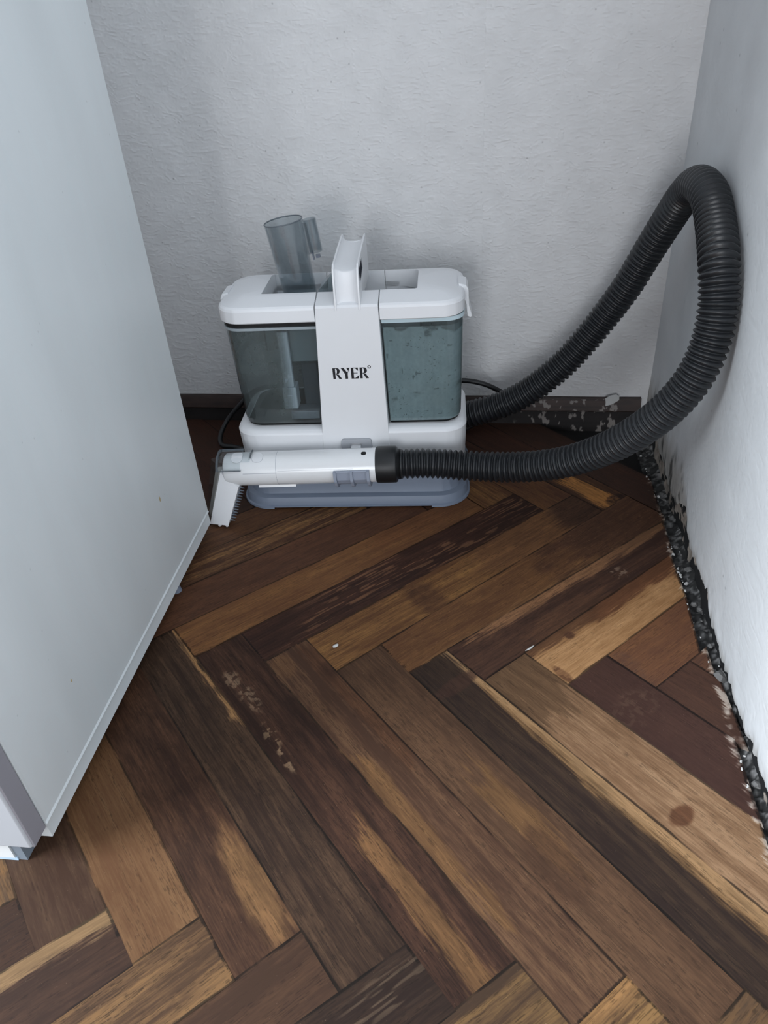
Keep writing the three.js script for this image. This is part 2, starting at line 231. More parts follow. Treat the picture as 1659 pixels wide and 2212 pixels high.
const TONE = { A: 1.17, B: 1, C: 0.97, Z: 1.12 };          // by row, as measured
const PLASTER_MARK = [188, 184, 182];
function plankTexture([c1, c2, fig, m = {}], L, W, sd, outline, tone = 1) {
  const w = Math.min(1024, Math.max(256, Math.round(L * 2100))), h = Math.max(96, Math.round(W * 2100));
  const ox = sd * 37.7, oy = sd * 91.3, out = [0, 0, 0], px = 1 / w, py = 1 / h;
  const soft = (c) => { const g = 0.3 * c[0] + 0.59 * c[1] + 0.11 * c[2]; return c.map((q) => (q + (g - q) * 0.10) * 0.88 * tone); };
  const k1 = soft(c1), k2 = soft(c2), bands = (m.bands ?? []).map((q) => q.map((v, i) => (i === 2 ? soft(v) : v))), spots = (m.spots ?? []).map((q) => q.map((v, i) => (i === 4 ? soft(v) : v))), fleckC = m.fleck && soft(m.fleck);
  return dataTexture(w, h, (i, j) => {
    const u = (i + 0.5) * px, v = (j + 0.5) * py, U = u * L, V = v * W;
    const warp = (vnoise(U * 5 + ox, V * 12 + oy) - 0.5) * 0.012 + (vnoise(U * 30 + oy, V * 60 + ox) - 0.5) * 0.0014, G = V + warp;
    // fibres: octaves stretched along the grain
    const f1 = vnoise(U * 3 + ox, G * 90 + oy), f2 = vnoise(U * 7 + oy, G * 230 + ox), f3 = vnoise(U * 18 + ox, G * 520 + oy), f4 = vnoise(U * 45 + oy, V * 1050 + ox), f5 = vnoise(U * 160 + ox, V * 2000 + oy);
    const blot = fbm(U * 8 + oy, V * 18 + ox, 4), mott = fbm(U * 55 + ox, V * 110 + oy, 3);
    let t = 0.5 + ((f1 - 0.5) * 0.45 + (f2 - 0.5) * 0.5 + (f3 - 0.5) * 0.45) * fig + (f4 - 0.5) * 0.46 + (f5 - 0.5) * 0.40 + (blot - 0.5) * 1.0 + (mott - 0.5) * 0.5;
    if (m.ring) { const q = U * 7 - 1.2, r = Math.sin(G * 330 + q * q * 2.2 + vnoise(U * 9 + ox, G * 40) * 5); t += (r > 0 ? r * 0.10 : r * 0.20) * (0.5 + f2); }
    t = clamp(t);
    for (let k = 0; k < 3; k++) out[k] = k2[k] + (k1[k] - k2[k]) * (t * 1.35 - 0.05);
    const shade = 0.86 + 0.28 * t, put = (c, s) => { for (let k = 0; k < 3; k++) out[k] += (c[k] * shade - out[k]) * s; };
    const rag = (fbm(U * 40 + ox, V * 520 + oy, 3) - 0.5), rag2 = (fbm(U * 20 + oy, V * 60 + ox, 4) - 0.5);
    for (const [a, b, c, s, u0, u1] of bands) { const vv = v + rag * 0.22 + rag2 * 0.14, uu = u + rag2 * 0.3 + rag * 0.15; put(c, s * sstep(a - 0.06, a + 0.06, vv) * sstep(b + 0.06, b - 0.06, vv) * sstep(u0, u0 + 0.08, uu) * sstep(u1, u1 - 0.08, uu)); }
    for (const [a, b, ru, rv, c, s, grit] of spots) {
      const d = Math.hypot((u - a) / ru, (v - b) / rv) + rag2 * (grit ? 1.0 : 0.5) + rag * 0.25;
      let q = sstep(1.15, grit ? 0.6 : 0.75, d) * s; if (grit) q *= 1 - grit * (1 - sstep(0.47, 0.62, fbm(U * 200 + ox, V * 200 + oy, 3))); put(c, q);
    }
    if (fleckC) { const f = sstep(0.56, 0.72, vnoise(U * 42 + ox, V * 480 + oy)) * sstep(0.35, 0.65, fbm(U * 9, V * 30 + ox, 2)); put(fleckC, f * 0.75); }
    // open pores, scratches, dust, dirt along the joints
    const pore = sstep(0.62, 0.85, vnoise(U * 170 + oy, V * 2050 + ox)) * sstep(0.3, 0.7, f2 * 0.6 + blot * 0.5) * (0.35 + 0.45 * fig);
    for (let k = 0; k < 3; k++) out[k] *= 1 - pore * 0.3;
    const sc = sstep(0.86, 0.92, vnoise(U * 150 + V * 800 + ox, V * 220 - U * 260)) * (m.scratch ? 0.3 : 0.05); put([140, 108, 84], sc);
    const dust = vnoise(U * 1000 + 5, V * 1000 + ox); if (dust > 0.982) put([150, 138, 124], 0.4);
    const { e, wall } = outline(U, V), dirt = sstep(0.0012, 0.0001, e + (rag + rag2) * 0.0022) * 0.5;
    for (let k = 0; k < 3; k++) out[k] *= 1 - dirt;
    if (wall < 0.03) { const q = sstep(0.006, 0.0, wall - (rag2 + rag) * 0.012) * sstep(0.4, 0.62, fbm(U * 90, V * 90 + ox, 3)) * 0.75; put(PLASTER_MARK, q); }
    return [0, 1, 2].map((k) => toS(clamp(toLin(clamp(out[k], 0, 255) / 255) * WOOD[k])));
  }, true);
}
const floor = struct(part('floor', box(ROOM.left - 0.15, 0.5, -0.08, -0.014, -1.42, ROOM.front + 0.15), std(new THREE.Color(0x0d0b0a), 0.95)), 'old oak herringbone parquet in mixed browns');
const RIGHT = 0.2665;
const edgeX = (z) => RIGHT + (vnoise(z * 35, 1) - 0.5) * 0.003;
function plank(key, quad, along) {
  // quad: corners start-first-side, start-second-side, end-second-side, end-first-side
  const o = quad[0], dir = [quad[3][0] - quad[0][0], quad[3][1] - quad[0][1]], L = Math.hypot(...dir); dir[0] /= L; dir[1] /= L;
  let nrm = [-dir[1], dir[0]]; const s = (quad[1][0] - o[0]) * nrm[0] + (quad[1][1] - o[1]) * nrm[1]; if (s < 0) nrm = [-nrm[0], -nrm[1]];
  const W = Math.abs(s);
  const edge = RIGHT + ([...key].reduce((a, c) => a * 13 + c.charCodeAt(0), 3) % 7 - 3) * 0.0006, skew = ({ A9: 0.16, B10: -0.05, A8: -0.03 })[key] ?? 0;
  let poly = clip(quad, (p) => edge - p[0] - skew * (p[1] + 0.68) * (skew > 0.1 ? +(p[1] > -0.68) : 1)); poly = clip(poly, (p) => p[1] + 1.224); poly = clip(poly, (p) => p[0] + 1.0);
  if (poly.length < 3) return;
  const area = poly.reduce((a, p, i) => { const q = poly[(i + 1) % poly.length]; return a + p[0] * q[1] - p[1] * q[0]; }, 0);
  if (Math.abs(area) < 1e-5) return; if (area > 0) poly.reverse();      // counter-clockwise seen from above (z down)
  const us = poly.map((p) => (p[0] - o[0]) * dir[0] + (p[1] - o[1]) * dir[1]), u0 = Math.max(0, Math.min(...us)), u1 = Math.max(...us);
  const seedOf = [...key].reduce((a, c) => a * 31 + c.charCodeAt(0), 7) % 97;
  const vs = poly.map((p) => (p[0] - o[0]) * nrm[0] + (p[1] - o[1]) * nrm[1]), v0 = Math.min(...vs), W2 = Math.max(...vs) - v0;
  const pu = us.map((q, i) => [q - u0, vs[i] - v0]), np = pu.length;
  const edges = pu.map((p, i) => { const q = pu[(i + 1) % np], dx = q[0] - p[0], dy = q[1] - p[1], l = Math.hypot(dx, dy) || 1; return [p[0], p[1], -dy / l, dx / l]; });
  const cu = pu.reduce((a, p) => a + p[0] / np, 0), cv = pu.reduce((a, p) => a + p[1] / np, 0);
  for (const e of edges) if ((cu - e[0]) * e[2] + (cv - e[1]) * e[3] < 0) { e[2] = -e[2]; e[3] = -e[3]; }
  const touches = poly.some((p) => p[0] > RIGHT - 0.004), bw = { e: 0, wall: 1 };
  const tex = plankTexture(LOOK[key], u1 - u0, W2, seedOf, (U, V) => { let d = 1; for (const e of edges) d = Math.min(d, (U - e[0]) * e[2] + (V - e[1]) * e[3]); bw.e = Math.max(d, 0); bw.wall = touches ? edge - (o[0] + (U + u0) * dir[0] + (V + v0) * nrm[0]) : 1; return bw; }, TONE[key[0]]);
  // inset outlines: joint gap, then a small arris
  const inset = (d) => poly.map((p, i) => { const a = poly[(i + poly.length - 1) % poly.length], b = poly[(i + 1) % poly.length]; const e1 = [p[0] - a[0], p[1] - a[1]], e2 = [b[0] - p[0], b[1] - p[1]], l1 = Math.hypot(...e1) || 1, l2 = Math.hypot(...e2) || 1; const n1 = [e1[1] / l1, -e1[0] / l1], n2 = [e2[1] / l2, -e2[0] / l2]; const k = 1 + n1[0] * n2[0] + n1[1] * n2[1]; return [p[0] - d * (n1[0] + n2[0]) / Math.max(k, 0.3), p[1] - d * (n1[1] + n2[1]) / Math.max(k, 0.3)]; });
  const r = vnoise(seedOf * 3.1, 5.5), up = (r - 0.5) * 0.0008, gap = 0.00042 + (key === 'B9' || key === 'B2' ? 0.0008 : 0) + r * 0.0002;
  const rings = [[inset(gap), -0.014], [inset(gap), up - 0.0007], [inset(gap + 0.0006), up]], n = poly.length, v = [], id = [], uv = [];
  const push = (p, y) => { v.push([p[0], y, p[1]]); uv.push(((p[0] - o[0]) * dir[0] + (p[1] - o[1]) * dir[1] - u0) / (u1 - u0), ((p[0] - o[0]) * nrm[0] + (p[1] - o[1]) * nrm[1] - v0) / W2); };
  for (const [P, y] of rings) P.forEach((p) => push(p, y));
  for (let k = 0; k < 2; k++) for (let i = 0; i < n; i++) { const a = k * n + i, b = k * n + (i + 1) % n; id.push(a, b, a + n, b, b + n, a + n); }
  for (let i = 1; i < n - 1; i++) id.push(2 * n, 2 * n + i, 2 * n + i + 1);
  let g = new THREE.BufferGeometry(); g.setAttribute('position', new THREE.Float32BufferAttribute(v.flat(), 3)); g.setAttribute('uv', new THREE.Float32BufferAttribute(uv, 2)); g.setIndex(id); g = toCreasedNormals(g, 0.2);
  tex.wrapS = tex.wrapT = THREE.ClampToEdgeWrapping;
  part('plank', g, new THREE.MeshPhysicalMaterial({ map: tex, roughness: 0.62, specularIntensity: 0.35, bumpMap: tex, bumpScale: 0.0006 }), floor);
}
const quadOf = (s0, s1, start, end) => [meet(LINES[s0], start), meet(LINES[s1], start), meet(LINES[s1], end), meet(LINES[s0], end)];
{
  const A = (i) => LINES['A' + i] ?? shiftLine(LINES.A1, 0.0905 * (i - 1), 0), far = [-2, -1.6, 2, -1.6], near = [-2, -0.06, 2, -0.06], wallL = [RIGHT + 0.05, -3, RIGHT + 0.05, 3], leftL = [-0.75, -3, -0.75, 3];
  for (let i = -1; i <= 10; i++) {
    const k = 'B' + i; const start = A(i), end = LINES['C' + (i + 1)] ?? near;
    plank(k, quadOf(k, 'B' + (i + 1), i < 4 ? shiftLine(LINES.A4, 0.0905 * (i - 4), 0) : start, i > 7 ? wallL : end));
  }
  for (let i = -1; i <= 10; i++) {
    const k = 'A' + i; const z = LINES['Z' + (i + 1)];
    plank(k, quadOf(k, 'A' + (i + 1), i < 3 ? shiftLine(LINES.B4, 0.0905 * (i - 3), 0) : LINES['B' + (i + 1)], i >= 7 ? wallL : z ?? shiftLine(LINES.Z4, 0.0905 * (i - 3), 0)));
  }
  for (let i = 0; i <= 7; i++) { const k = 'C' + i; plank(k, quadOf(k, 'C' + (i + 1), LINES['B' + i], leftNear(i))); }
  function leftNear(i) { return shiftLine(LINES.B1, 0.0905 * (i - 5.2), 0.0); }
  for (let i = -1; i <= 7; i++) { const k = 'Z' + i; plank(k, quadOf(k, 'Z' + (i + 1), LINES['A' + i] ?? A(i), far).map((p) => p) && (() => { const q = quadOf(k, 'Z' + (i + 1), far, A(i)); return q; })()); }
  // parquet of the rest of the room, under and behind the camera and beneath the appliance
  const rest = part('parquet_beyond', [box(ROOM.left, -0.72, -0.014, -0.0012, -1.25, ROOM.front), box(-0.72, 0.27, -0.014, -0.0012, -0.14, ROOM.front)], std(rgb(92, 66, 48), 0.6), floor); rest.userData.kind = 'stuff';
}
// skirting board along the back wall, its lower half chipped and black
const darkWoodTex = (c, chips) => dataTexture(1024, 64, (i, j) => {
  const u = i / 1024 * 0.8, v = j / 64 * 0.03; const g = vnoise(u * 12, v * 900) * 0.5 + vnoise(u * 70, v * 400 + 9) * 0.5; const k = 0.7 + g * 0.6;
  const chip = chips && u > 0.60 ? sstep(0.65, 0.70, fbm(u * 150, v * 330 + 3, 3)) * sstep(0.60, 0.66, u) : 0;
  return c.map((q, t) => toS(clamp(toLin(q * k / 255) * GAIN * (1 - chip) + [0.22, 0.20, 0.185][t] * chip)));
}, true);
{
  const root = new THREE.Group(); root.name = 'baseboard_back'; scene.add(root); struct(root, 'low dark brown skirting board with chipped paint');
  const prof = (pts, x0, x1, mat, name) => {
    const v = [], id = [], uv = [], n = pts.length, S = 40;
    for (let i = 0; i <= S; i++) { const x = x0 + (x1 - x0) * i / S; pts.forEach(([d, y], k) => { v.push([x, y + (vnoise(x * 20, k) - 0.5) * 0.0006, backZ(x) + d]); uv.push((x + 0.56) / 0.8, k / (n - 1)); }); }
    for (let i = 0; i < S; i++) for (let k = 0; k < n; k++) { const a = i * n + k, b = i * n + (k + 1) % n; id.push(a, a + n, b, b, a + n, b + n); }
    for (let k = 1; k < n - 1; k++) { id.push(0, k, k + 1); const o = S * n; id.push(o, o + k + 1, o + k); }
    let g = new THREE.BufferGeometry(); g.setAttribute('position', new THREE.Float32BufferAttribute(v.flat(), 3)); g.setAttribute('uv', new THREE.Float32BufferAttribute(uv, 2)); g.setIndex(id); g = toCreasedNormals(g, 0.4); part(name, g, mat, root);
  };
  prof([[-0.02, 0.0265], [0.0105, 0.0265], [0.0115, 0.0285], [0.0085, 0.046], [0.006, 0.0505], [-0.02, 0.0515]].reverse(), -1.0, 0.276, new THREE.MeshStandardMaterial({ map: darkWoodTex([36, 26, 23], true), roughness: 0.6 }), 'moulding');
  prof([[-0.02, -0.014], [0.008, -0.014], [0.008, 0.0265], [-0.02, 0.0265]].reverse(), -1.0, 0.287, new THREE.MeshStandardMaterial({ map: darkWoodTex([20, 17, 17], true), roughness: 0.75 }), 'plinth_strip');
}

// ------------------------------------------------------------------ tall white appliance on the left
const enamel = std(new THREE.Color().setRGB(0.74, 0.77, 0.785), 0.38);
const enamelSide = (() => {
  const t = dataTexture(512, 1024, (i, j) => { const u = i / 2, v = j / 4; const a = fbm(u / 30, v / 40, 3) - 0.5, s = vnoise(u, v + 20) > 0.9985 ? 1 : 0; const k = 0.97 + a * 0.05 - s * 0.12; return [k * 0.995, k, k]; }, true);
  return new THREE.MeshStandardMaterial({ map: t, color: new THREE.Color().setRGB(0.74, 0.775, 0.79), roughness: 0.42 });
})();
{
  const root = base('household_appliance', [-0.395, 0, -0.361]); tag(root, 'tall white household appliance with a smooth flat side panel at the left', 'appliance');
  // local: x = 0 side panel, z = 0 front of the cabinet
  const H = 1.72, D = -0.503;
  const pr = [[-0.02, 0.019], [-0.0008, 0.019], [0, 0.0196], [-0.0006, 0.0375], [0.0010, 0.0392], [0.0012, 0.0402], [0, 0.0425], [0, H - 0.004], [-0.004, H], [-0.02, H]];
  { const v = [], id = [], uv = [], n = pr.length; for (const z of [D, 0]) pr.forEach(([x, y]) => { v.push([x, y, z]); uv.push((z - D) / 0.5, y / 1.5); }); for (let k = 0; k < n; k++) { const a = k, b = (k + 1) % n; id.push(a, b, a + n, b, b + n, a + n); } for (let k = 1; k < n - 1; k++) { id.push(0, k + 1, k); id.push(n, n + k, n + k + 1); }
    let g = new THREE.BufferGeometry(); g.setAttribute('position', new THREE.Float32BufferAttribute(v.flat(), 3)); g.setAttribute('uv', new THREE.Float32BufferAttribute(uv, 2)); g.setIndex(id.reverse()); g = toCreasedNormals(g, 0.3); part('side_panel', g, enamelSide, root, 'smooth white side panel with a folded lower edge'); }
  part('cabinet', rbox(-0.595, -0.0012, 0.0205, H - 0.001, D + 0.001, -0.0006, 0.002), enamel, root);
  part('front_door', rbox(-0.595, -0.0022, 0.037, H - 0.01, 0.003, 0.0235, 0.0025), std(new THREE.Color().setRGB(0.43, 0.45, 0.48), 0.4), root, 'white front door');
  part('door_edge', rbox(-0.02, -0.0006, 0.0362, H - 0.01, 0.0008, 0.0215, 0.001), std(rgb(118, 117, 123, 1.55), 0.5), root, 'grey lilac edge of the door');
  part('kick_plate', [box(-0.56, -0.035, 0.005, 0.036, 0.002, 0.016)], enamel, root, 'white kick plate');
  part('kick_plate_trim', [box(-0.56, -0.0335, 0.0002, 0.005, 0.0, 0.0155)], std(rgb(140, 160, 176), 0.4), root, 'pale blue strip along the floor');
  part('kick_plate_end', [box(-0.0345, -0.0245, 0.0002, 0.036, -0.06, 0.0145)], std(rgb(92, 100, 108), 0.5), root, 'dark grey end piece');
  for (const [x, z] of [[-0.012, -0.372], [-0.55, -0.44]]) part('foot', [new THREE.CylinderGeometry(0.006, 0.0075, 0.008, 20).translate(x, 0.0042, z), new THREE.CylinderGeometry(0.005, 0.005, 0.018, 12).translate(x, 0.013, z)], std(rgb(88, 94, 106), 0.5), root, 'grey foot');
  for (const [y, z, a] of [[0.1505, -0.374, 0.6], [0.118, -0.105, 0.25]]) part('paint_chip', new THREE.SphereGeometry(1, 10, 8).scale(0.0004, 0.0045 * a + 0.001, 0.0022 * a + 0.0004).translate(0.0001, y, z), std(rgb(130, 118, 92), 0.8), root);
}

// ------------------------------------------------------------------ spot cleaner
const white = new THREE.MeshPhysicalMaterial({ color: new THREE.Color().setRGB(0.79, 0.80, 0.82), roughness: 0.42, clearcoat: 0.15, clearcoatRoughness: 0.3 });
const whiteGloss = new THREE.MeshPhysicalMaterial({ color: new THREE.Color().setRGB(0.80, 0.81, 0.82), roughness: 0.28, clearcoat: 0.4, clearcoatRoughness: 0.15 });
const greyBlue = std(rgb(94, 103, 117, 1.6), 0.5), greyGrip = std(rgb(112, 118, 130), 0.55), greyPale = std(rgb(122, 124, 128), 0.5);
const black = std(new THREE.Color(0x141618), 0.45), seamBlack = std(new THREE.Color(0x0a0b0d), 0.7);
const smoke = new THREE.MeshPhysicalMaterial({ color: new THREE.Color().setRGB(0.77, 0.80, 0.815), roughness: 0.06, transmission: 1, thickness: 0, ior: 1.45 });
const clearPart = new THREE.MeshPhysicalMaterial({ color: new THREE.Color().setRGB(0.93, 0.945, 0.95), roughness: 0.06, transmission: 1, thickness: 0, ior: 1.45 });
const tankClear = new THREE.MeshPhysicalMaterial({ color: new THREE.Color().setRGB(0.58, 0.63, 0.64), roughness: 0.1, transmission: 0.97, thickness: 0, ior: 1.45 });
const M = base('carpet_spot_cleaner', [-0.1928, 0, -0.9342], 2.6206 * Math.PI / 180);
tag(M, 'white portable carpet spot cleaner with two smoky tanks, ribbed black hose and hand tool', 'cleaner');
M.updateMatrixWorld(true);
const seamL = (y) => -0.0272 - (0.31 - y) * 0.052, seamR = (y) => 0.0588 + (0.31 - y) * 0.020;    // the column widens downwards
{
  // tray
  const tray = stack([
    { y: 0.0, i: 0.0012 }, { y: 0.0008, i: 0 }, { y: 0.0045, i: 0 }, { y: 0.0058, i: 0.0025 }, { y: 0.0155, i: 0.004 }, { y: 0.0182, i: 0.0055 }, { y: 0.0195, i: 0.0085 }, { y: 0.021, i: 0.013 }, { y: 0.032, i: 0.0165 }, { y: 0.0625, i: 0.0185 },
  ].map(({ y, i }) => ({ y, p: rrect(-0.1765 + i, 0.1815 - i, -0.205 + i, 0.0005 - i, [0.048 - i, 0.05 - i, 0.05 - i, 0.048 - i], 14) })), 0.5);
  const notch = box(-0.1226, 0.1226, -0.01, 0.0035, -0.26, 0.02);
  part('base_tray', toCreasedNormals(cut(tray, notch), 0.5), greyBlue, M, 'grey blue base tray');
  // tub and centre column in one moulding
  const tub = stack([{ y: 0.058, i: 0.003 }, { y: 0.07, i: 0.0022 }, { y: 0.118, i: 0.0002 }, { y: 0.1205, i: 0 }, { y: 0.1232, i: 0.0012 }, { y: 0.1258, i: 0.0042 }, { y: 0.1275, i: 0.011 }].map(({ y, i }) => ({ y, p: rrect(-0.1695 + i, 0.1762 - i, -0.172 + i, -0.0195 - i, Array(4).fill(0.034 - i * 0.8), 12) })), 0.5);
  const col = (y, i = 0) => ({ y, p: rrect(seamL(y) + 0.0006, seamR(y) - 0.0006, -0.166 + i, -0.0195 - i, Array(4).fill(0.0006), 2) });
  const column = stack([col(0.09), col(0.20), col(0.3115), col(0.3145, 0.0025), col(0.3215, 0.031), col(0.3225, 0.04)], 0.35);
  const well = box(-0.2, 0.2, 0.235, 0.4, -0.155, -0.0545);
  part('housing', [tub, cut(column, well)], white, M, 'white plastic housing');
}
// lids
function lid(side) {
  const L = side < 0, lv = [[0.2925, 0.0018], [0.294, 0], [0.3095, 0], [0.3125, 0.0012], [0.3148, 0.004], [0.3208, 0.0265], [0.3222, 0.033]];
  const g = stack(lv.map(([y, i]) => ({ y, p: L ? rrect(-0.1655 + i, seamL(0.31) - 0.0008, -0.166 + i, -0.0195 - i, [0.0006, 0.0006, 0.034 - i * 0.7, 0.034 - i * 0.7], 12) : rrect(seamR(0.31) + 0.0008, 0.1732 - i, -0.166 + i, -0.0195 - i, [0.034 - i * 0.7, 0.034 - i * 0.7, 0.0006, 0.0006], 12) })), 0.35);
  const hole = L ? box(-0.1045, 0.1, 0.262, 0.4, -0.155, -0.0545) : (() => { const s = stack([0.262, 0.4].map((y) => ({ y, p: rrect(-0.1, 0.1095, -0.155, -0.0545, [0.004, 0.03, 0.001, 0.001], 8) })), 0.5); return s; })();
  return part('tank_lid', [cut(g, hole), ...wellWalls(L)], white, M);
}
function wellWalls(L) { // inner faces of the well below the lid
  return L ? [box(-0.1065, -0.1045, 0.223, 0.3, -0.157, -0.0525), box(-0.1045, seamL(0.31) - 0.001, 0.223, 0.235, -0.157, -0.0525), box(-0.1045, seamL(0.31) - 0.001, 0.235, 0.3, -0.157, -0.155), box(-0.1045, seamL(0.31) - 0.001, 0.235, 0.3, -0.0545, -0.0525)]
    : [box(0.1095, 0.1115, 0.223, 0.3, -0.157, -0.0525), box(seamR(0.31) + 0.001, 0.1095, 0.223, 0.235, -0.157, -0.0525), box(seamR(0.31) + 0.001, 0.1095, 0.235, 0.3, -0.157, -0.155), box(seamR(0.31) + 0.001, 0.1095, 0.235, 0.3, -0.0545, -0.0525)];
}
lid(-1); lid(1);
// tanks
const filmTex = (sd, dense) => { const w = 512, h = 640; return dataTexture(w, h, (i, j) => {
  const u = i / w, v = j / h, n = fbm(u * 7 + sd, v * 8, 4), n2 = fbm(u * 40 + sd, v * 44, 3), drip = fbm(u * 40 + sd, v * 2.5, 2), size = vnoise(u * 5 + sd, v * 6);
  const drop = sstep(0.86, 0.93, vnoise(u * 75 + sd * 3, v * 84)) * sstep(0.45, 0.7, size), big = sstep(0.90, 0.94, vnoise(u * 26 + sd, v * 29)) * 0.8;
  let a = dense(u, v, n) * (0.9 + 0.2 * n2) + (drip - 0.5) * 0.10; a *= 1 - Math.max(drop, big) * 0.6;
  return [0, clamp(a), 0, 1];
}); };
function tank(side) {
  const L = side < 0, top = 0.2905, xo = (y) => (L ? -0.1555 - (y - 0.128) * 0.045 : 0.1678 + (y - 0.128) * 0.028);
  const out = (y, i) => ({ y, p: L ? rrect(xo(y) + i, seamL(y) - 0.0012 - i * 0.3, -0.158 + i, -0.0325 - i, [0.001, 0.001, 0.026 - i * 0.6, 0.026 - i * 0.6], 10) : rrect(seamR(y) + 0.0012 + i * 0.3, xo(y) - i, -0.158 + i, -0.0325 - i, [0.026 - i * 0.6, 0.026 - i * 0.6, 0.001, 0.001], 10) });
  const t = part('tank', cut(stack([out(0.1285, 0.009), out(0.1297, 0.0045), out(0.1325, 0.0015), out(0.138, 0), out(0.2, 0), out(top, 0)], 0.5), L ? box(-0.1085, 0.1, 0.22, 0.4, -0.1595, -0.0505) : box(-0.1, 0.1135, 0.22, 0.4, -0.1595, -0.0505)), tankClear, M, L ? 'smoky clear dirty water tank' : 'smoky clear fresh water tank fogged inside');
  const open = L ? box(-0.1085, 0.1, 0.22, 0.4, -0.1595, -0.0505) : box(-0.1, 0.1135, 0.22, 0.4, -0.1595, -0.0505);
  const tube = (y0, y1, i) => { const a = out(y0, i).p, b = out(y1, i).p, v = [], id = [], n = a.length; a.forEach(([x, z]) => v.push([x, y0, z])); b.forEach(([x, z]) => v.push([x, y1, z])); for (let k = 0; k < n; k++) { const q = (k + 1) % n; id.push(k, q, n + k, q, n + q, n + k); } return mesh(v, id); };
  if (L) { part('seal', cut(stack([out(0.2838, -0.0006), out(0.2925, -0.0006)], 0.5), open), seamBlack, t); part('rim', cut(stack([out(0.2785, -0.0009), out(0.2825, -0.0012)], 0.5), open), std(rgb(120, 128, 132), 0.3), t, 'pale rim'); }
  else { part('seal', cut(stack([out(0.2905, 0.0006), out(0.2925, 0.0006)], 0.5), open), seamBlack, t); part('rim', cut(stack([out(0.2838, -0.0009), out(0.2898, -0.0012)], 0.5), open), std(rgb(152, 168, 174), 0.25), t, 'pale rim'); }
  part('bottom_edge', stack([out(0.1278, 0.006), out(0.1305, 0.0022)], 0.5), seamBlack, t);
  // film of foam and condensation on the inside
  const n = out(0.2, 0).p.length, rows = 12, v = [], id = [], uv = []; let len = [0]; const P0 = out(0.2, 0.002).p; for (let k = 1; k < n; k++) len.push(len[k - 1] + Math.hypot(P0[k][0] - P0[k - 1][0], P0[k][1] - P0[k - 1][1]));
  // front half of the outline only
  const x0 = L ? -0.17 : 0.05, x1 = L ? -0.02 : 0.18;
  for (let r = 0; r <= rows; r++) { const y = 0.133 + (top - 0.014 - 0.133) * r / rows; out(y, 0.0022).p.forEach(([x, z]) => { v.push([x, y, z]); uv.push((x - x0) / (x1 - x0), r / rows); }); }
  for (let r = 0; r < rows; r++) for (let k = 0; k < n; k++) { const a = r * n + k, b = r * n + (k + 1) % n; id.push(a, b, a + n, b, b + n, a + n); }
  const g = mesh(v, id); g.setAttribute('uv', new THREE.Float32BufferAttribute(uv, 2));
  const am = L ? filmTex(3, (u, w, q) => (0.56 - 0.46 * sstep(0.56, 0.66, u)) * (0.75 + q * 0.5) * (1 - 0.4 * sstep(0.58, 0.5, w + (q - 0.5) * 0.3) * sstep(0.5, 0.3, u)))
    : filmTex(8, (u, w, q) => (0.82 - 0.55 * sstep(0.90, 0.96, w + (q - 0.5) * 0.3)) * (0.85 + q * 0.22) * (1 - 0.45 * sstep(0.9, 0.97, u)) * (1 - 0.5 * sstep(0.05, 0.0, Math.abs(w - 0.22 - 0.16 * u) - 0.0) * sstep(0.5, 0.75, q)));
  const film = part('foam_film', g, new THREE.MeshStandardMaterial({ color: L ? rgb(104, 108, 106, 1.7) : rgb(140, 153, 155), roughness: 0.9, alphaMap: am, transparent: true, side: THREE.DoubleSide }), t); film.userData.kind = 'stuff';
  if (L) {
    const fl = std(rgb(172, 178, 184), 0.5);
    part('float', [rbox(-0.0915, -0.071, 0.154, 0.188, -0.062, -0.038, 0.002), rbox(-0.0885, -0.0735, 0.188, 0.272, -0.049, -0.040, 0.002)], fl, t, 'white float');
    part('inner_duct', [rbox(-0.066, -0.042, 0.136, 0.219, -0.15, -0.07, 0.002)], std(rgb(52, 58, 64), 0.5), t, 'dark inner duct');
    part('bottom_baffle', [rbox(-0.085, -0.042, 0.133, 0.146, -0.07, -0.045, 0.0015)], std(rgb(104, 110, 116), 0.4), t);
  } else {
    part('water_intake', [rbox(0.07, 0.115, 0.131, 0.16, -0.14, -0.06, 0.006)], std(rgb(140, 156, 158), 0.5), t, 'pale block at the bottom of the tank');
  }
}
tank(-1); tank(1);
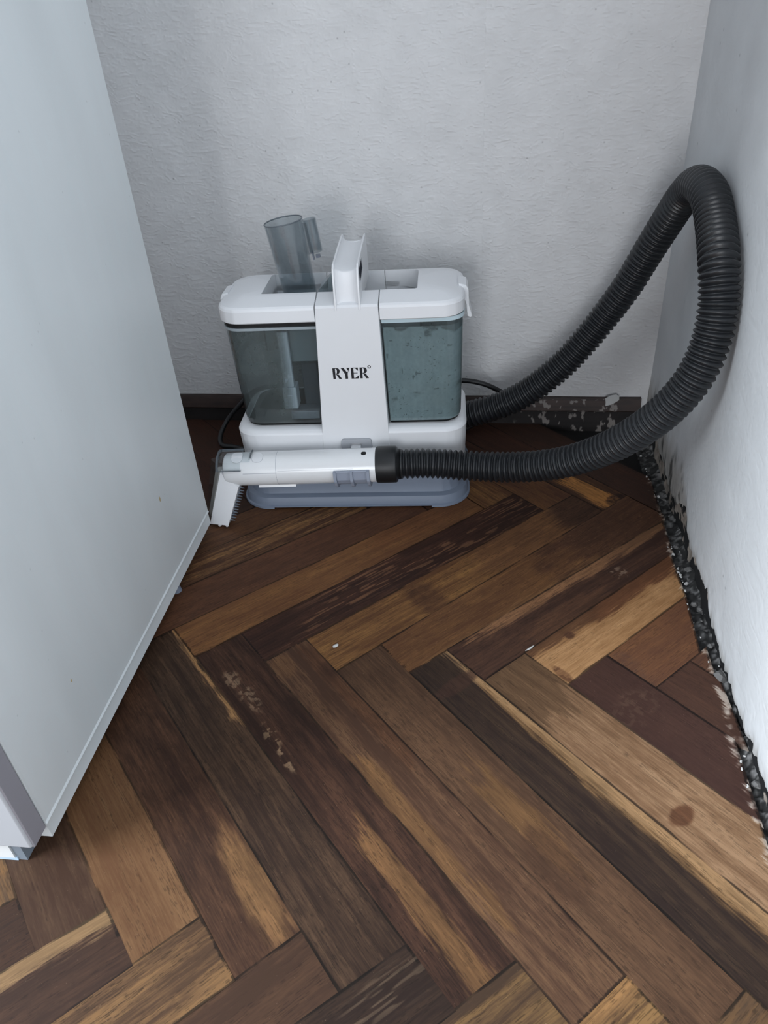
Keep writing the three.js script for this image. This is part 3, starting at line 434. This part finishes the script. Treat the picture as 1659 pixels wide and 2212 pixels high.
// carrying handle: an arch with a hollow outer face
{
  const X0 = 0.0005, X1 = 0.0352, outline = [[-0.0185, 0.3085], [-0.0205, 0.335], [-0.0235, 0.3545], [-0.0262, 0.3608], [-0.032, 0.3648], [-0.09, 0.3692], [-0.142, 0.3722], [-0.149, 0.3712], [-0.1525, 0.367], [-0.1555, 0.312]];
  const inner = [[-0.150, 0.312], [-0.12, 0.312], [-0.05, 0.312], [-0.028, 0.3085]];
  const hole = [[-0.034, 0.338], [-0.033, 0.352], [-0.038, 0.3575], [-0.0745, 0.3605], [-0.0812, 0.3446], [-0.06, 0.339]];
  const shape = new THREE.Shape([...outline, ...inner].map(([z, y]) => new THREE.Vector2(-z, y))); shape.holes.push(new THREE.Path(hole.map(([z, y]) => new THREE.Vector2(-z, y))));
  const fl = (x) => { const g = new THREE.ExtrudeGeometry(shape, { depth: 0.0016, bevelEnabled: true, bevelSize: 0.0005, bevelThickness: 0.0005, bevelSegments: 2 }); g.rotateY(Math.PI / 2); g.translate(x, 0, 0); return g; };
  const geos = [fl(X0 + 0.0005), fl(X1 - 0.0021)];
  // hollow face: path offset inwards, deepest in the middle
  const path = []; const crv = new THREE.CatmullRomCurve3(outline.map(([z, y]) => new THREE.Vector3(0, y, z)), false, 'centripetal'); const S = 60, Wd = 18; for (let i = 0; i <= S; i++) path.push([crv.getPoint(i / S), crv.getTangent(i / S)]);
  const v = [], id = [];
  for (const [p, t] of path) { const ny = t.z, nz = -t.y; for (let k = 0; k <= Wd; k++) { const u = k / Wd * 2 - 1, d = 0.0005 + 0.0095 * (1 - Math.pow(Math.abs(u), 3.2)); v.push([(X0 + X1) / 2 + u * (X1 - X0) / 2 * 0.97, p.y + ny * d, p.z + nz * d]); } }
  for (let i = 0; i < S; i++) for (let k = 0; k < Wd; k++) { const a = i * (Wd + 1) + k, b = a + Wd + 1; id.push(a, a + 1, b, a + 1, b + 1, b); }
  geos.push(mesh(v, id));
  const hv = [], hi = []; hole.forEach(([z, y]) => hv.push([X1 - 0.007, y, z], [X1 - 0.0008, y, z])); for (let k = 0; k < hole.length; k++) { const a = 2 * k, b = 2 * ((k + 1) % hole.length); hi.push(a, a + 1, b, a + 1, b + 1, b); }
  const hd = part('carry_handle', geos, white, M, 'white arched carrying handle with a hollow outer face');
  part('hand_hole_shade', mesh(hv, hi), std(rgb(40, 42, 50, 1.4), 0.5), hd, 'wall of the hand hole coloured dark as shade');  // hole wall of the white handle coloured dark to stand for shade
  const pl = new THREE.ShapeGeometry(new THREE.Shape(hole.map(([z, y]) => new THREE.Vector2(-z, y)))); pl.rotateY(Math.PI / 2); pl.translate(X1 - 0.006, 0, 0); part('hand_hole_filler', pl, std(rgb(112, 118, 128), 0.5), hd);  // added grey plate standing in for the dim view through the hole
}
// lettering on the column
{
  const y0 = 0.2092, sc = 0.0163 / 225, ink = std(new THREE.Color(0x0b0d16), 0.5), root = new THREE.Group(); root.name = 'brand_lettering'; M.add(root);
  const P = (pts, holes = []) => { const s = new THREE.Shape(pts.map(([x, y]) => new THREE.Vector2(x, -y))); for (const h of holes) s.holes.push(new THREE.Path(h.map(([x, y]) => new THREE.Vector2(x, -y)))); return s; };
  const bowl = (cx, x0, top, bot, r) => { const a = []; for (let i = 0; i <= 14; i++) { const t = -Math.PI / 2 + Math.PI * i / 14; a.push([cx + r * Math.cos(t), (top + bot) / 2 + (bot - top) / 2 * Math.sin(t)]); } return a; };
  const R = (x) => [P([[x, 0], [x + 65, 0], [x + 65, 225], [x + 2, 225]]), P([[x + 60, 0], ...bowl(x + 115, x, 0, 122, 72), [x + 60, 122]], [[[x + 66, 12], [x + 66, 112], ...bowl(x + 88, x, 12, 112, 24).reverse()]]), P([[x + 80, 122], [x + 158, 138], [x + 226, 225], [x + 158, 225]])];
  const glyphs = [
    R(0),
    [P([[216, 0], [292, 0], [388, 110], [388, 225], [320, 225], [320, 128]]), P([[362, 0], [448, 0], [392, 112], [382, 100], [406, 62], [402, 56]])],
    [P([[480, 0], [545, 0], [545, 225], [480, 225]]), P([[540, 0], [662, 0], [662, 68], [592, 12], [540, 10]]), P([[540, 106], [646, 106], [646, 117], [540, 117]]), P([[540, 225], [540, 215], [582, 214], [690, 152], [666, 225]])],
    R(708),
  ];
  const mk = (shapes) => shapes.map((s) => { const g = new THREE.ExtrudeGeometry(s, { depth: 4, bevelEnabled: false, curveSegments: 12 }); g.scale(sc * 0.745, sc, 0.00008 * 1); g.translate(-0.0113, y0 + 225 * sc, -0.01945); const p = g.attributes.position; return g; });
  for (const gl of glyphs) part('letter', mk(gl), ink, root);
  part('degree_mark', new THREE.TorusGeometry(0.0018, 0.0006, 8, 24).scale(1, 1, 0.3).translate(0.0405, 0.2262, -0.0193), ink, root);
}
// bracket that holds the hand tool
{
  const s = new THREE.Shape(); const x0 = -0.0085, x1 = 0.0352, yb = 0.09, yt = 0.1125, r = 0.004; s.moveTo(x0 - 0.001, yb); s.lineTo(x0, yt - r); s.quadraticCurveTo(x0, yt, x0 + r, yt); s.lineTo(x1 - r, yt); s.quadraticCurveTo(x1, yt, x1, yt - r); s.lineTo(x1 + 0.001, yb); s.closePath();
  s.holes.push(new THREE.Path([[0.0045, 0.1025], [0.0045, 0.1065], [0.0205, 0.1065], [0.0205, 0.1025]].map((p) => new THREE.Vector2(...p))));
  const g = new THREE.ExtrudeGeometry(s, { depth: 0.0035, bevelEnabled: true, bevelSize: 0.0006, bevelThickness: 0.0006, bevelSegments: 2 }); g.translate(0, 0, -0.0195);
  const c = part('tool_bracket', g, greyPale, M, 'grey bracket for the hand tool'); part('bracket_tongue', rbox(0.0052, 0.0198, 0.092, 0.1028, -0.019, -0.0105, 0.001), white, c);
}
// latch on the right lid
{
  const s = new THREE.Shape([[0.1655, 0.3185], [0.1755, 0.3155], [0.1785, 0.3095], [0.1792, 0.288], [0.1835, 0.2725], [0.182, 0.2705], [0.178, 0.2725], [0.1765, 0.2885], [0.175, 0.294], [0.171, 0.297], [0.168, 0.305]].map((p) => new THREE.Vector2(...p)));
  const g = new THREE.ExtrudeGeometry(s, { depth: 0.034, bevelEnabled: true, bevelSize: 0.0004, bevelThickness: 0.0006, bevelSegments: 2 }); g.translate(0, 0, -0.113); part('latch', g, white, M, 'white latch of the lid');
  const s2 = new THREE.Shape([[-0.158, 0.3175], [-0.1665, 0.3155], [-0.1695, 0.3095], [-0.1692, 0.300], [-0.160, 0.300]].map((p) => new THREE.Vector2(...p))); const g2 = new THREE.ExtrudeGeometry(s2, { depth: 0.034, bevelEnabled: true, bevelSize: 0.0004, bevelThickness: 0.0006, bevelSegments: 2 }); g2.translate(0, 0, -0.113); part('latch', g2, white, M);
}
// hose: world-space centre line, ribs every 7 mm
{
  const W = [[-0.1154, 0.0865, -0.9257], [-0.0724, 0.0868, -0.9277], [-0.0161, 0.0841, -0.9262], [0.0493, 0.0902, -0.9134], [0.1073, 0.1096, -0.8928], [0.1542, 0.1399, -0.8722], [0.1920, 0.182, -0.847], [0.2228, 0.2287, -0.8273], [0.2437, 0.2699, -0.8225], [0.2555, 0.3098, -0.828], [0.2588, 0.3487, -0.8375], [0.2566, 0.3882, -0.8573], [0.2595, 0.4192, -0.9105], [0.2592, 0.4383, -0.9526], [0.2563, 0.4401, -0.9967], [0.2531, 0.4196, -1.0373], [0.2426, 0.3783, -1.0681], [0.2256, 0.3295, -1.0865], [0.2082, 0.2853, -1.0955], [0.1836, 0.2392, -1.1022], [0.1563, 0.1991, -1.1004], [0.1278, 0.1649, -1.0964], [0.0889, 0.1291, -1.0933], [0.0476, 0.1012, -1.0943], [0.0030, 0.0818, -1.0983], [-0.0272, 0.0709, -1.1045], [-0.085, 0.058, -1.112]].map((p) => M.worldToLocal(new THREE.Vector3(...p)));
  const crv = new Curve3(W); crv.arcLengthDivisions = 1200; const len = crv.getLength(), pitch = 0.0077, per = 10, S = Math.round(len / pitch * per), R = 28;
  const fr = crv.computeFrenetFrames(S, false), v = [], id = []; let apex = 0, hi = -1; for (let i = 0; i <= 400; i++) { const y = crv.getPointAt(i / 400).y; if (y > hi) { hi = y; apex = i / 400 * len; } }
  for (let i = 0; i <= S; i++) {
    const p = crv.getPointAt(i / S), ph = (i / per) % 1, rib = Math.pow(0.5 - 0.5 * Math.cos(ph * 2 * Math.PI), 0.6), q = (i / S * len - apex) / 0.055, r0 = 0.0180 + 0.0041 * (rib + (0.9 - rib) * 0.7 * Math.exp(-q * q));
    for (let k = 0; k < R; k++) { const a = k / R * 2 * Math.PI, n = fr.normals[i].clone().multiplyScalar(Math.cos(a)).addScaledVector(fr.binormals[i], Math.sin(a)); v.push([p.x + n.x * r0, p.y + n.y * r0, p.z + n.z * r0]); }
  }
  for (let i = 0; i < S; i++) for (let k = 0; k < R; k++) { const a = i * R + k, b = i * R + (k + 1) % R; id.push(a, b, a + R, b, b + R, a + R); }
  const hm = std(rgb(30, 32, 35, 1.1), 0.36); part('hose', mesh(v, id), hm, M, 'black ribbed hose looping up against the right wall');
}
// power cord, on both sides of the machine
{
  const run = (pts) => new THREE.TubeGeometry(new Curve3(pts.map((p) => M.worldToLocal(new THREE.Vector3(...p)))), 90, 0.0042, 12);
  const cordMat = std(new THREE.Color(0x121316), 0.45);
  part('power_cord', [run([[-0.30, 0.09, -1.10], [-0.34, 0.105, -1.14], [-0.392, 0.088, -1.165], [-0.425, 0.06, -1.166], [-0.452, 0.032, -1.156], [-0.462, 0.0125, -1.135], [-0.455, 0.0046, -1.118], [-0.432, 0.0044, -1.112], [-0.38, 0.0044, -1.09], [-0.31, 0.0044, -1.06]]), run([[-0.12, 0.085, -1.115], [-0.075, 0.103, -1.15], [-0.0328, 0.1021, -1.17], [0.0024, 0.0968, -1.17], [0.0259, 0.0863, -1.17], [0.0418, 0.0758, -1.17], [0.048, 0.058, -1.184], [0.036, 0.034, -1.19], [0.0, 0.016, -1.184], [-0.04, 0.0046, -1.16], [-0.08, 0.0044, -1.12]])], cordMat, M, 'black power cord');
}
// hand tool lying across the front
{
  const T0 = new THREE.Group(); T0.name = 'hand_tool'; T0.userData.label = 'white hand tool with brush head and ribbed grip'; M.add(T0);
  // tool frame: x along the tube (towards the hose), origin at the tube axis x = 0
  T0.position.set(0, 0.0851, 0.012); T0.rotation.z = Math.atan2(0.0033, 0.2026);
  const r = 0.0252;
  const prof = [[0, -0.181], [0.0215, -0.181], [0.0238, -0.1785], [0.0246, -0.17], [r, -0.13], [r, 0.044], [0.0235, 0.0445], [0, 0.0445]];
  const lathe = (p, seg = 56) => { const g = new THREE.LatheGeometry(p.map(([a, b]) => new THREE.Vector2(a, b)), seg); g.rotateZ(-Math.PI / 2); return g; };
  // curved block on the tube: angles from the viewer (0) upwards (90)
  const patch = (x0, x1, t0, t1, r0, r1, n = 20) => { const v = [], id = []; for (let i = 0; i <= n; i++) { const t = (t0 + (t1 - t0) * i / n) * Math.PI / 180, c = Math.cos(t), s = Math.sin(t); for (const [x, q] of [[x0, r0], [x0, r1], [x1, r1], [x1, r0]]) v.push([x, q * s, q * c]); } for (let i = 0; i < n; i++) for (let k = 0; k < 4; k++) { const a = i * 4 + k, b = i * 4 + (k + 1) % 4; id.push(a, a + 4, b, b, a + 4, b + 4); } id.push(0, 1, 2, 0, 2, 3); const o = n * 4; id.push(o, o + 2, o + 1, o, o + 3, o + 2); return toCreasedNormals(mesh(v, id.reverse()), 0.5); };
  const oval = (x, t, rx, rt, r0, r1, n = 28) => { const v = [], id = []; for (const q of [r0, r1]) for (let i = 0; i < n; i++) { const a = i / n * 2 * Math.PI, e = (c) => Math.sign(c) * Math.pow(Math.abs(c), 0.75), tt = (t + rt * e(Math.sin(a))) * Math.PI / 180; v.push([x + rx * e(Math.cos(a)) - (rt ? e(Math.sin(a)) * 0.0 : 0), q * Math.sin(tt), q * Math.cos(tt)]); } const c = t * Math.PI / 180; v.push([x, r1 * Math.sin(c) * 1.008, r1 * Math.cos(c) * 1.008]); for (let i = 0; i < n; i++) { const b = (i + 1) % n; id.push(i, b, n + i, b, n + b, n + i, n + i, n + b, 2 * n); } return toCreasedNormals(mesh(v, id), 0.7); };
  part('tool_body', [lathe(prof), patch(-0.134, -0.078, -96, -66, r - 0.002, r + 0.0035)], whiteGloss, T0, 'white tubular handle');
  const seamMat = std(rgb(130, 132, 138), 0.6);
  part('body_seam', [patch(-0.1012, -0.1006, -60, 180, r - 0.001, r + 0.00012), patch(-0.1006, -0.016, -36, -34.4, r - 0.001, r + 0.00012, 2), patch(-0.150, -0.1012, 13, 14.5, r - 0.001, r + 0.00012, 2), patch(-0.0985, 0.012, 20, 20.8, r - 0.001, r + 0.0001, 2)], seamMat, T0);
  part('release_button', oval(-0.1585, 72, 0.0082, 21, r - 0.002, r + 0.0022), white, T0);
  part('button_outline', oval(-0.1285, 72, 0.0084, 21, r - 0.002, r + 0.0001), seamMat, T0); part('button', oval(-0.1285, 72, 0.0079, 20, r - 0.002, r + 0.0004), white, T0);
  part('air_hole', oval(0.0275, 74, 0.0036, 7.5, r - 0.002, r + 0.0002), seamBlack, T0);
  part('clear_clip', [patch(-0.187, -0.153, 24, 122, r + 0.0006, r + 0.0022), patch(-0.153, -0.139, 52, 112, r + 0.0006, r + 0.0022), patch(-0.1405, -0.1385, 60, 112, r + 0.0008, r + 0.003)], clearPart, T0, 'clear plastic clip');
  part('clip_edge', [patch(-0.1885, -0.1862, 24, 122, r + 0.001, r + 0.0048), patch(-0.187, -0.152, 24, 26.5, r + 0.001, r + 0.005), patch(-0.187, -0.154, 119, 122, r + 0.001, r + 0.005), patch(-0.1389, -0.1378, 66, 110, r + 0.0008, r + 0.0034)], new THREE.MeshPhysicalMaterial({ color: new THREE.Color().setRGB(0.10, 0.115, 0.13), roughness: 0.2 }), T0, 'dark edges of the clear clip');
  
  // grip
  const ribs = [-0.0145, 0.0095, 0.0335].map((x) => patch(x - 0.002, x + 0.002, -92, 14, r, r + 0.0058, 26));
  part('ribbed_grip', [patch(-0.0155, 0.0345, -92, 14, r - 0.001, r + 0.0016, 26), patch(-0.0165, 0.0355, 11, 15.5, r, r + 0.0032, 4), ...ribs], greyGrip, T0, 'grey ribbed grip');
  // rubber coupling of the hose
  part('coupling', lathe([[0, 0.044], [0.0255, 0.044], [0.0268, 0.0455], [0.027, 0.062], [0.0268, 0.0725], [0.0255, 0.0745], [0.0222, 0.0748], [0.0222, 0.079], [0, 0.079]]), black, T0, 'black rubber coupling');
  // brush head: corners in machine space
  const P = (x, y, z) => T0.worldToLocal(M.localToWorld(new THREE.Vector3(x, y, z)));
  T0.updateMatrixWorld(true); M.updateMatrixWorld(true);
  const solid = (front, back) => { const v = [...front, ...back].map((p) => { const q = P(...p); return [q.x, q.y, q.z]; }), id = [0, 1, 2, 0, 2, 3, 4, 6, 5, 4, 7, 6, 0, 4, 5, 0, 5, 1, 1, 5, 6, 1, 6, 2, 2, 6, 7, 2, 7, 3, 3, 7, 4, 3, 4, 0]; return toCreasedNormals(mesh(v, id), 0.55); };
  // plate: top-left, bottom-left, bottom-right, top-right on the side that faces the viewer
  part('brush_plate', solid([[-0.1845, 0.0895, 0.0335], [-0.2125, 0.0065, 0.046], [-0.1835, 0.0055, 0.0495], [-0.1612, 0.0640, 0.0345]], [[-0.181, 0.094, 0.014], [-0.209, 0.0035, 0.028], [-0.184, 0.0035, 0.031], [-0.158, 0.066, 0.014]]), white, T0, 'white brush plate');
  part('clear_window', solid([[-0.1862, 0.0935, 0.0285], [-0.2140, 0.0060, 0.0405], [-0.2120, 0.0050, 0.0400], [-0.1845, 0.0920, 0.0290]], [[-0.2035, 0.0975, 0.0065], [-0.2275, 0.0060, 0.0085], [-0.2200, 0.0040, 0.0080], [-0.1840, 0.1040, 0.0060]]), clearPart, T0, 'smoky clear suction window');
  part('suction_duct', solid([[-0.1895, 0.0860, 0.0235], [-0.2135, 0.0120, 0.0330], [-0.2125, 0.0110, 0.0330], [-0.1870, 0.0840, 0.0240]], [[-0.1965, 0.0860, 0.0130], [-0.2200, 0.0120, 0.0180], [-0.2125, 0.0080, 0.0180], [-0.1860, 0.0880, 0.0130]]), std(rgb(128, 126, 122), 0.6), T0, 'pale duct inside the suction window');
  const br = []; for (let i = 0; i < 13; i++) { const t = i / 12, a = new THREE.Vector3(-0.1625, 0.058, 0.026).lerp(new THREE.Vector3(-0.182, 0.009, 0.040), t); for (const dz of [0, -0.008]) { const g = new THREE.ConeGeometry(0.0022, 0.009, 7); g.rotateZ(-Math.PI / 2 - 0.3); g.translate(a.x + 0.0035, a.y, a.z + dz); const p = g.attributes.position; for (let k = 0; k < p.count; k++) { const q = P(p.getX(k), p.getY(k), p.getZ(k)); p.setXYZ(k, q.x, q.y, q.z); } g.computeVertexNormals(); br.push(g); } }
  const bm = part('bristles', br, std(rgb(70, 76, 84), 0.6), T0, 'row of short dark bristles'); bm.userData.kind = 'stuff';
  part('nub', [[-0.1985, 0.003, 0.044], [-0.187, 0.003, 0.045]].map(([x, y, z]) => { const q = P(x, y, z); return new THREE.SphereGeometry(0.0028, 12, 8).translate(q.x, q.y, q.z); }), white, T0);
}

// ------------------------------------------------------------------ clear nozzle standing in the well of the machine
{
  const q = M.localToWorld(new THREE.Vector3(-0.0535, 0.262, -0.0985)); const N0 = base('clear_nozzle', [q.x, q.y, q.z], 2.6206 * Math.PI / 180);
  tag(N0, 'smoky clear plastic nozzle standing tilted in the top well of the carpet cleaner', 'nozzle');
  const tilt = new THREE.Matrix4().makeRotationZ(0.115);
  const ring = (h, rx, rz, dx = 0) => ({ h, rx, rz, dx });
  const shell = (rings, th, seg = 48) => { const v = [], id = []; const n = seg; for (const s of [0, 1]) for (const { h, rx, rz, dx } of rings) for (let k = 0; k < n; k++) { const a = k / n * 2 * Math.PI; v.push([dx + (rx - s * th) * Math.cos(a), h, (rz - s * th) * Math.sin(a)]); } const m = rings.length; const A = (s, i, k) => (s * m + i) * n + (k % n); for (let i = 0; i < m - 1; i++) for (let k = 0; k < n; k++) { id.push(A(0, i, k), A(0, i + 1, k), A(0, i, k + 1), A(0, i, k + 1), A(0, i + 1, k), A(0, i + 1, k + 1)); id.push(A(1, i, k), A(1, i, k + 1), A(1, i + 1, k), A(1, i, k + 1), A(1, i + 1, k + 1), A(1, i + 1, k)); } for (let k = 0; k < n; k++) { id.push(A(0, m - 1, k), A(1, m - 1, k), A(0, m - 1, k + 1), A(0, m - 1, k + 1), A(1, m - 1, k), A(1, m - 1, k + 1)); } return toCreasedNormals(mesh(v, id).applyMatrix4(tilt), 0.5); };
  part('tube', shell([ring(-0.022, 0.0205, 0.0205), ring(0.05, 0.0235, 0.0235), ring(0.10, 0.0252, 0.0252), ring(0.1445, 0.0266, 0.0266)], 0.0014), smoke, N0);
  part('rim', new THREE.TorusGeometry(0.0261, 0.0009, 10, 60).rotateX(Math.PI / 2).translate(0, 0.1448, 0).applyMatrix4(tilt), new THREE.MeshPhysicalMaterial({ color: new THREE.Color().setRGB(0.12, 0.14, 0.16), roughness: 0.2 }), N0, 'dark rim edge');
  const clip = part('clip', [shell([ring(0.098, 0.0085, 0.0075, 0.0355), ring(0.1, 0.0092, 0.008, 0.0355), ring(0.1425, 0.0092, 0.008, 0.0355)], 0.0011, 28), box(0.0245, 0.0305, 0.096, 0.138, -0.0008, 0.0008).applyMatrix4(tilt)], smoke, N0, 'small clear side tube');
  part('clip_tooth', [box(0.0295, 0.0315, 0.088, 0.100, -0.002, 0.002).applyMatrix4(tilt), box(0.034, 0.040, 0.090, 0.0945, -0.002, 0.002).applyMatrix4(tilt)], std(rgb(72, 78, 88), 0.3), clip);
  // flat flared mouth turned towards the handle
  const flare = (() => { const v = [], id = []; const top = [[0.0235, 0.052], [0.05, 0.078]], bot = [[0.003, 0.003], [0.05, 0.010]]; const S = 12; for (const s of [0, 1]) for (let i = 0; i <= S; i++) { const t = i / S; for (const [a, b] of [top, bot]) { const x = a[0] + (b[0] - a[0]) * t, y = a[1] + (b[1] - a[1]) * t, d = (s ? -1 : 1) * (0.012 * (1 - t) + 0.005 + 0.003 * Math.sin(t * 6)); v.push([x, y, d - 0.004]); } } const A = (s, i, k) => s * (S + 1) * 2 + i * 2 + k; for (let i = 0; i < S; i++) { id.push(A(0, i, 0), A(0, i, 1), A(0, i + 1, 0), A(0, i + 1, 0), A(0, i, 1), A(0, i + 1, 1)); id.push(A(1, i, 0), A(1, i + 1, 0), A(1, i, 1), A(1, i + 1, 0), A(1, i + 1, 1), A(1, i, 1)); id.push(A(0, i, 0), A(0, i + 1, 0), A(1, i, 0), A(1, i, 0), A(0, i + 1, 0), A(1, i + 1, 0)); } return toCreasedNormals(mesh(v, id), 0.4); })();
  part('flat_mouth', flare, new THREE.MeshPhysicalMaterial({ color: new THREE.Color().setRGB(0.74, 0.79, 0.80), roughness: 0.12, transmission: 0.97, thickness: 0, ior: 1.45 }), N0, 'flat flared mouth');
}

// ------------------------------------------------------------------ crumbs and flakes
function flake(pos, size, thick, turn, mat, sd) {
  const v = [], id = [], n = 9; for (const s of [0, 1]) for (let k = 0; k < n; k++) { const a = k / n * 2 * Math.PI, r = size * (0.6 + 0.6 * vnoise(sd * 7.3 + k * 1.9, 4.2)); v.push([r * Math.cos(a) * 1.3, s * thick, r * Math.sin(a) * 0.8]); }
  v.push([0, 0, 0], [0, thick * 1.4, 0]); for (let k = 0; k < n; k++) { const b = (k + 1) % n; id.push(k, n + k, b, b, n + k, n + b, 2 * n, k, b, 2 * n + 1, n + b, n + k); }
  const g = mesh(v, id); g.rotateY(turn); return g;
}
const chipMat = std(new THREE.Color().setRGB(0.6, 0.59, 0.57), 0.9), stoneMat = std(new THREE.Color().setRGB(0.16, 0.155, 0.15), 0.95);
{
  const f1 = base('paint_flake', [-0.1708, 0.0003, -0.6405]); part('flake', flake([0, 0, 0], 0.0032, 0.0012, 0.6, chipMat, 1), chipMat, f1); tag(f1, 'small white paint flake lying alone on a tan plank in mid floor', 'flake', 'loose flakes of white paint');
  const f2 = base('paint_flake', [0.226, 0.0505, -1.196]); const pg = flake([0, 0, 0], 0.011, 0.001, 0.5, chipMat, 5); pg.rotateX(0.9); part('flake', pg, std(new THREE.Color().setRGB(0.5, 0.5, 0.49), 0.9), f2); tag(f2, 'peeled white paint flake hanging off the end of the skirting board', 'flake', 'loose flakes of white paint');
  const f3 = base('paint_flake', [0.064, 0.0006, -0.6485]); part('flake', flake([0, 0, 0], 0.006, 0.0006, 0.0, chipMat, 8).scale(1, 1, 0.3).rotateY(0.75), chipMat, f3); tag(f3, 'thin white paint sliver in the joint above the light tan plank', 'flake', 'loose flakes of white paint');
  // plaster crumbs in the open joint along the right wall
  const geos = [[], []];
  for (let i = 0; i < 70; i++) {
    const z = -1.14 + rnd() * 0.78, x = 0.2655 + rnd() * (rightX(z) - 0.2655 + 0.004), s = 0.0010 + rnd() * rnd() * rnd() * 0.0085, g = new THREE.DodecahedronGeometry(s, 0), p = g.attributes.position;
    for (let k = 0; k < p.count; k++) { const q = 0.7 + 0.6 * vnoise(p.getX(k) * 900 + i, p.getZ(k) * 900 + p.getY(k) * 500); p.setXYZ(k, p.getX(k) * q * 1.2, p.getY(k) * q * 0.8, p.getZ(k) * q); }
    g.rotateY(rnd() * 6); g.translate(x, -0.010 + rnd() * 0.008, z); g.computeVertexNormals(); geos[rnd() < 0.16 ? 0 : 1].push(g);
  }
  const root = base('plaster_crumbs'); root.userData.kind = 'stuff'; tag(root, 'white and grey plaster crumbs in the gap between parquet and right wall', 'rubble');
  const bed = [], bi = [], bc = []; const nz = 420, nx = 9; for (let i = 0; i <= nz; i++) for (let k = 0; k <= nx; k++) {
    const z = -1.2 + i / nz * 1.0, x = 0.2615 + k / nx * (rightX(z) + 0.006 - 0.2615), n = fbm(x * 150 + 7, z * 150, 3), w = Math.pow(k / nx, 2);
    bed.push([x, -0.012 + n * 0.010 + w * 0.011 * vnoise(z * 60, 5), z]); const g = sstep(0.50, 0.62, fbm(x * 210 + 3, z * 210 + 9, 3)) * (0.25 + 0.75 * w), q = 0.018 + 0.20 * g * (0.6 + 0.8 * vnoise(x * 900, z * 900)); bc.push(q * 1.02, q, q * 0.98);
  }
  for (let i = 0; i < nz; i++) for (let k = 0; k < nx; k++) { const a = i * (nx + 1) + k; bi.push(a, a + nx + 1, a + 1, a + 1, a + nx + 1, a + nx + 2); }
  const bg = mesh(bed, bi); bg.setAttribute('color', new THREE.Float32BufferAttribute(bc, 3)); part('black_rubble', bg, new THREE.MeshStandardMaterial({ vertexColors: true, roughness: 0.95 }), root, 'black and grey rubble in the joint').userData.kind = 'stuff';
  part('white_crumbs', geos[0], chipMat, root).userData.kind = 'stuff'; part('grey_crumbs', geos[1], stoneMat, root).userData.kind = 'stuff';
  // flakes of plaster sticking to the ends of the planks
  const fl = []; for (let i = 0; i < 26; i++) { const z = -1.06 + Math.pow(rnd(), 0.9) * 0.64; const g = flake([0, 0, 0], 0.0008 + rnd() * rnd() * 0.0024, 0.0004, Math.PI / 2 + rnd() - 0.5, null, i); g.translate(RIGHT - 0.0005 - rnd() * rnd() * 0.006, 0.0004, z); fl.push(g); }
  const st = part('edge_flakes', fl, chipMat, root); st.userData.kind = 'stuff';
}
renderer.render(scene, camera);
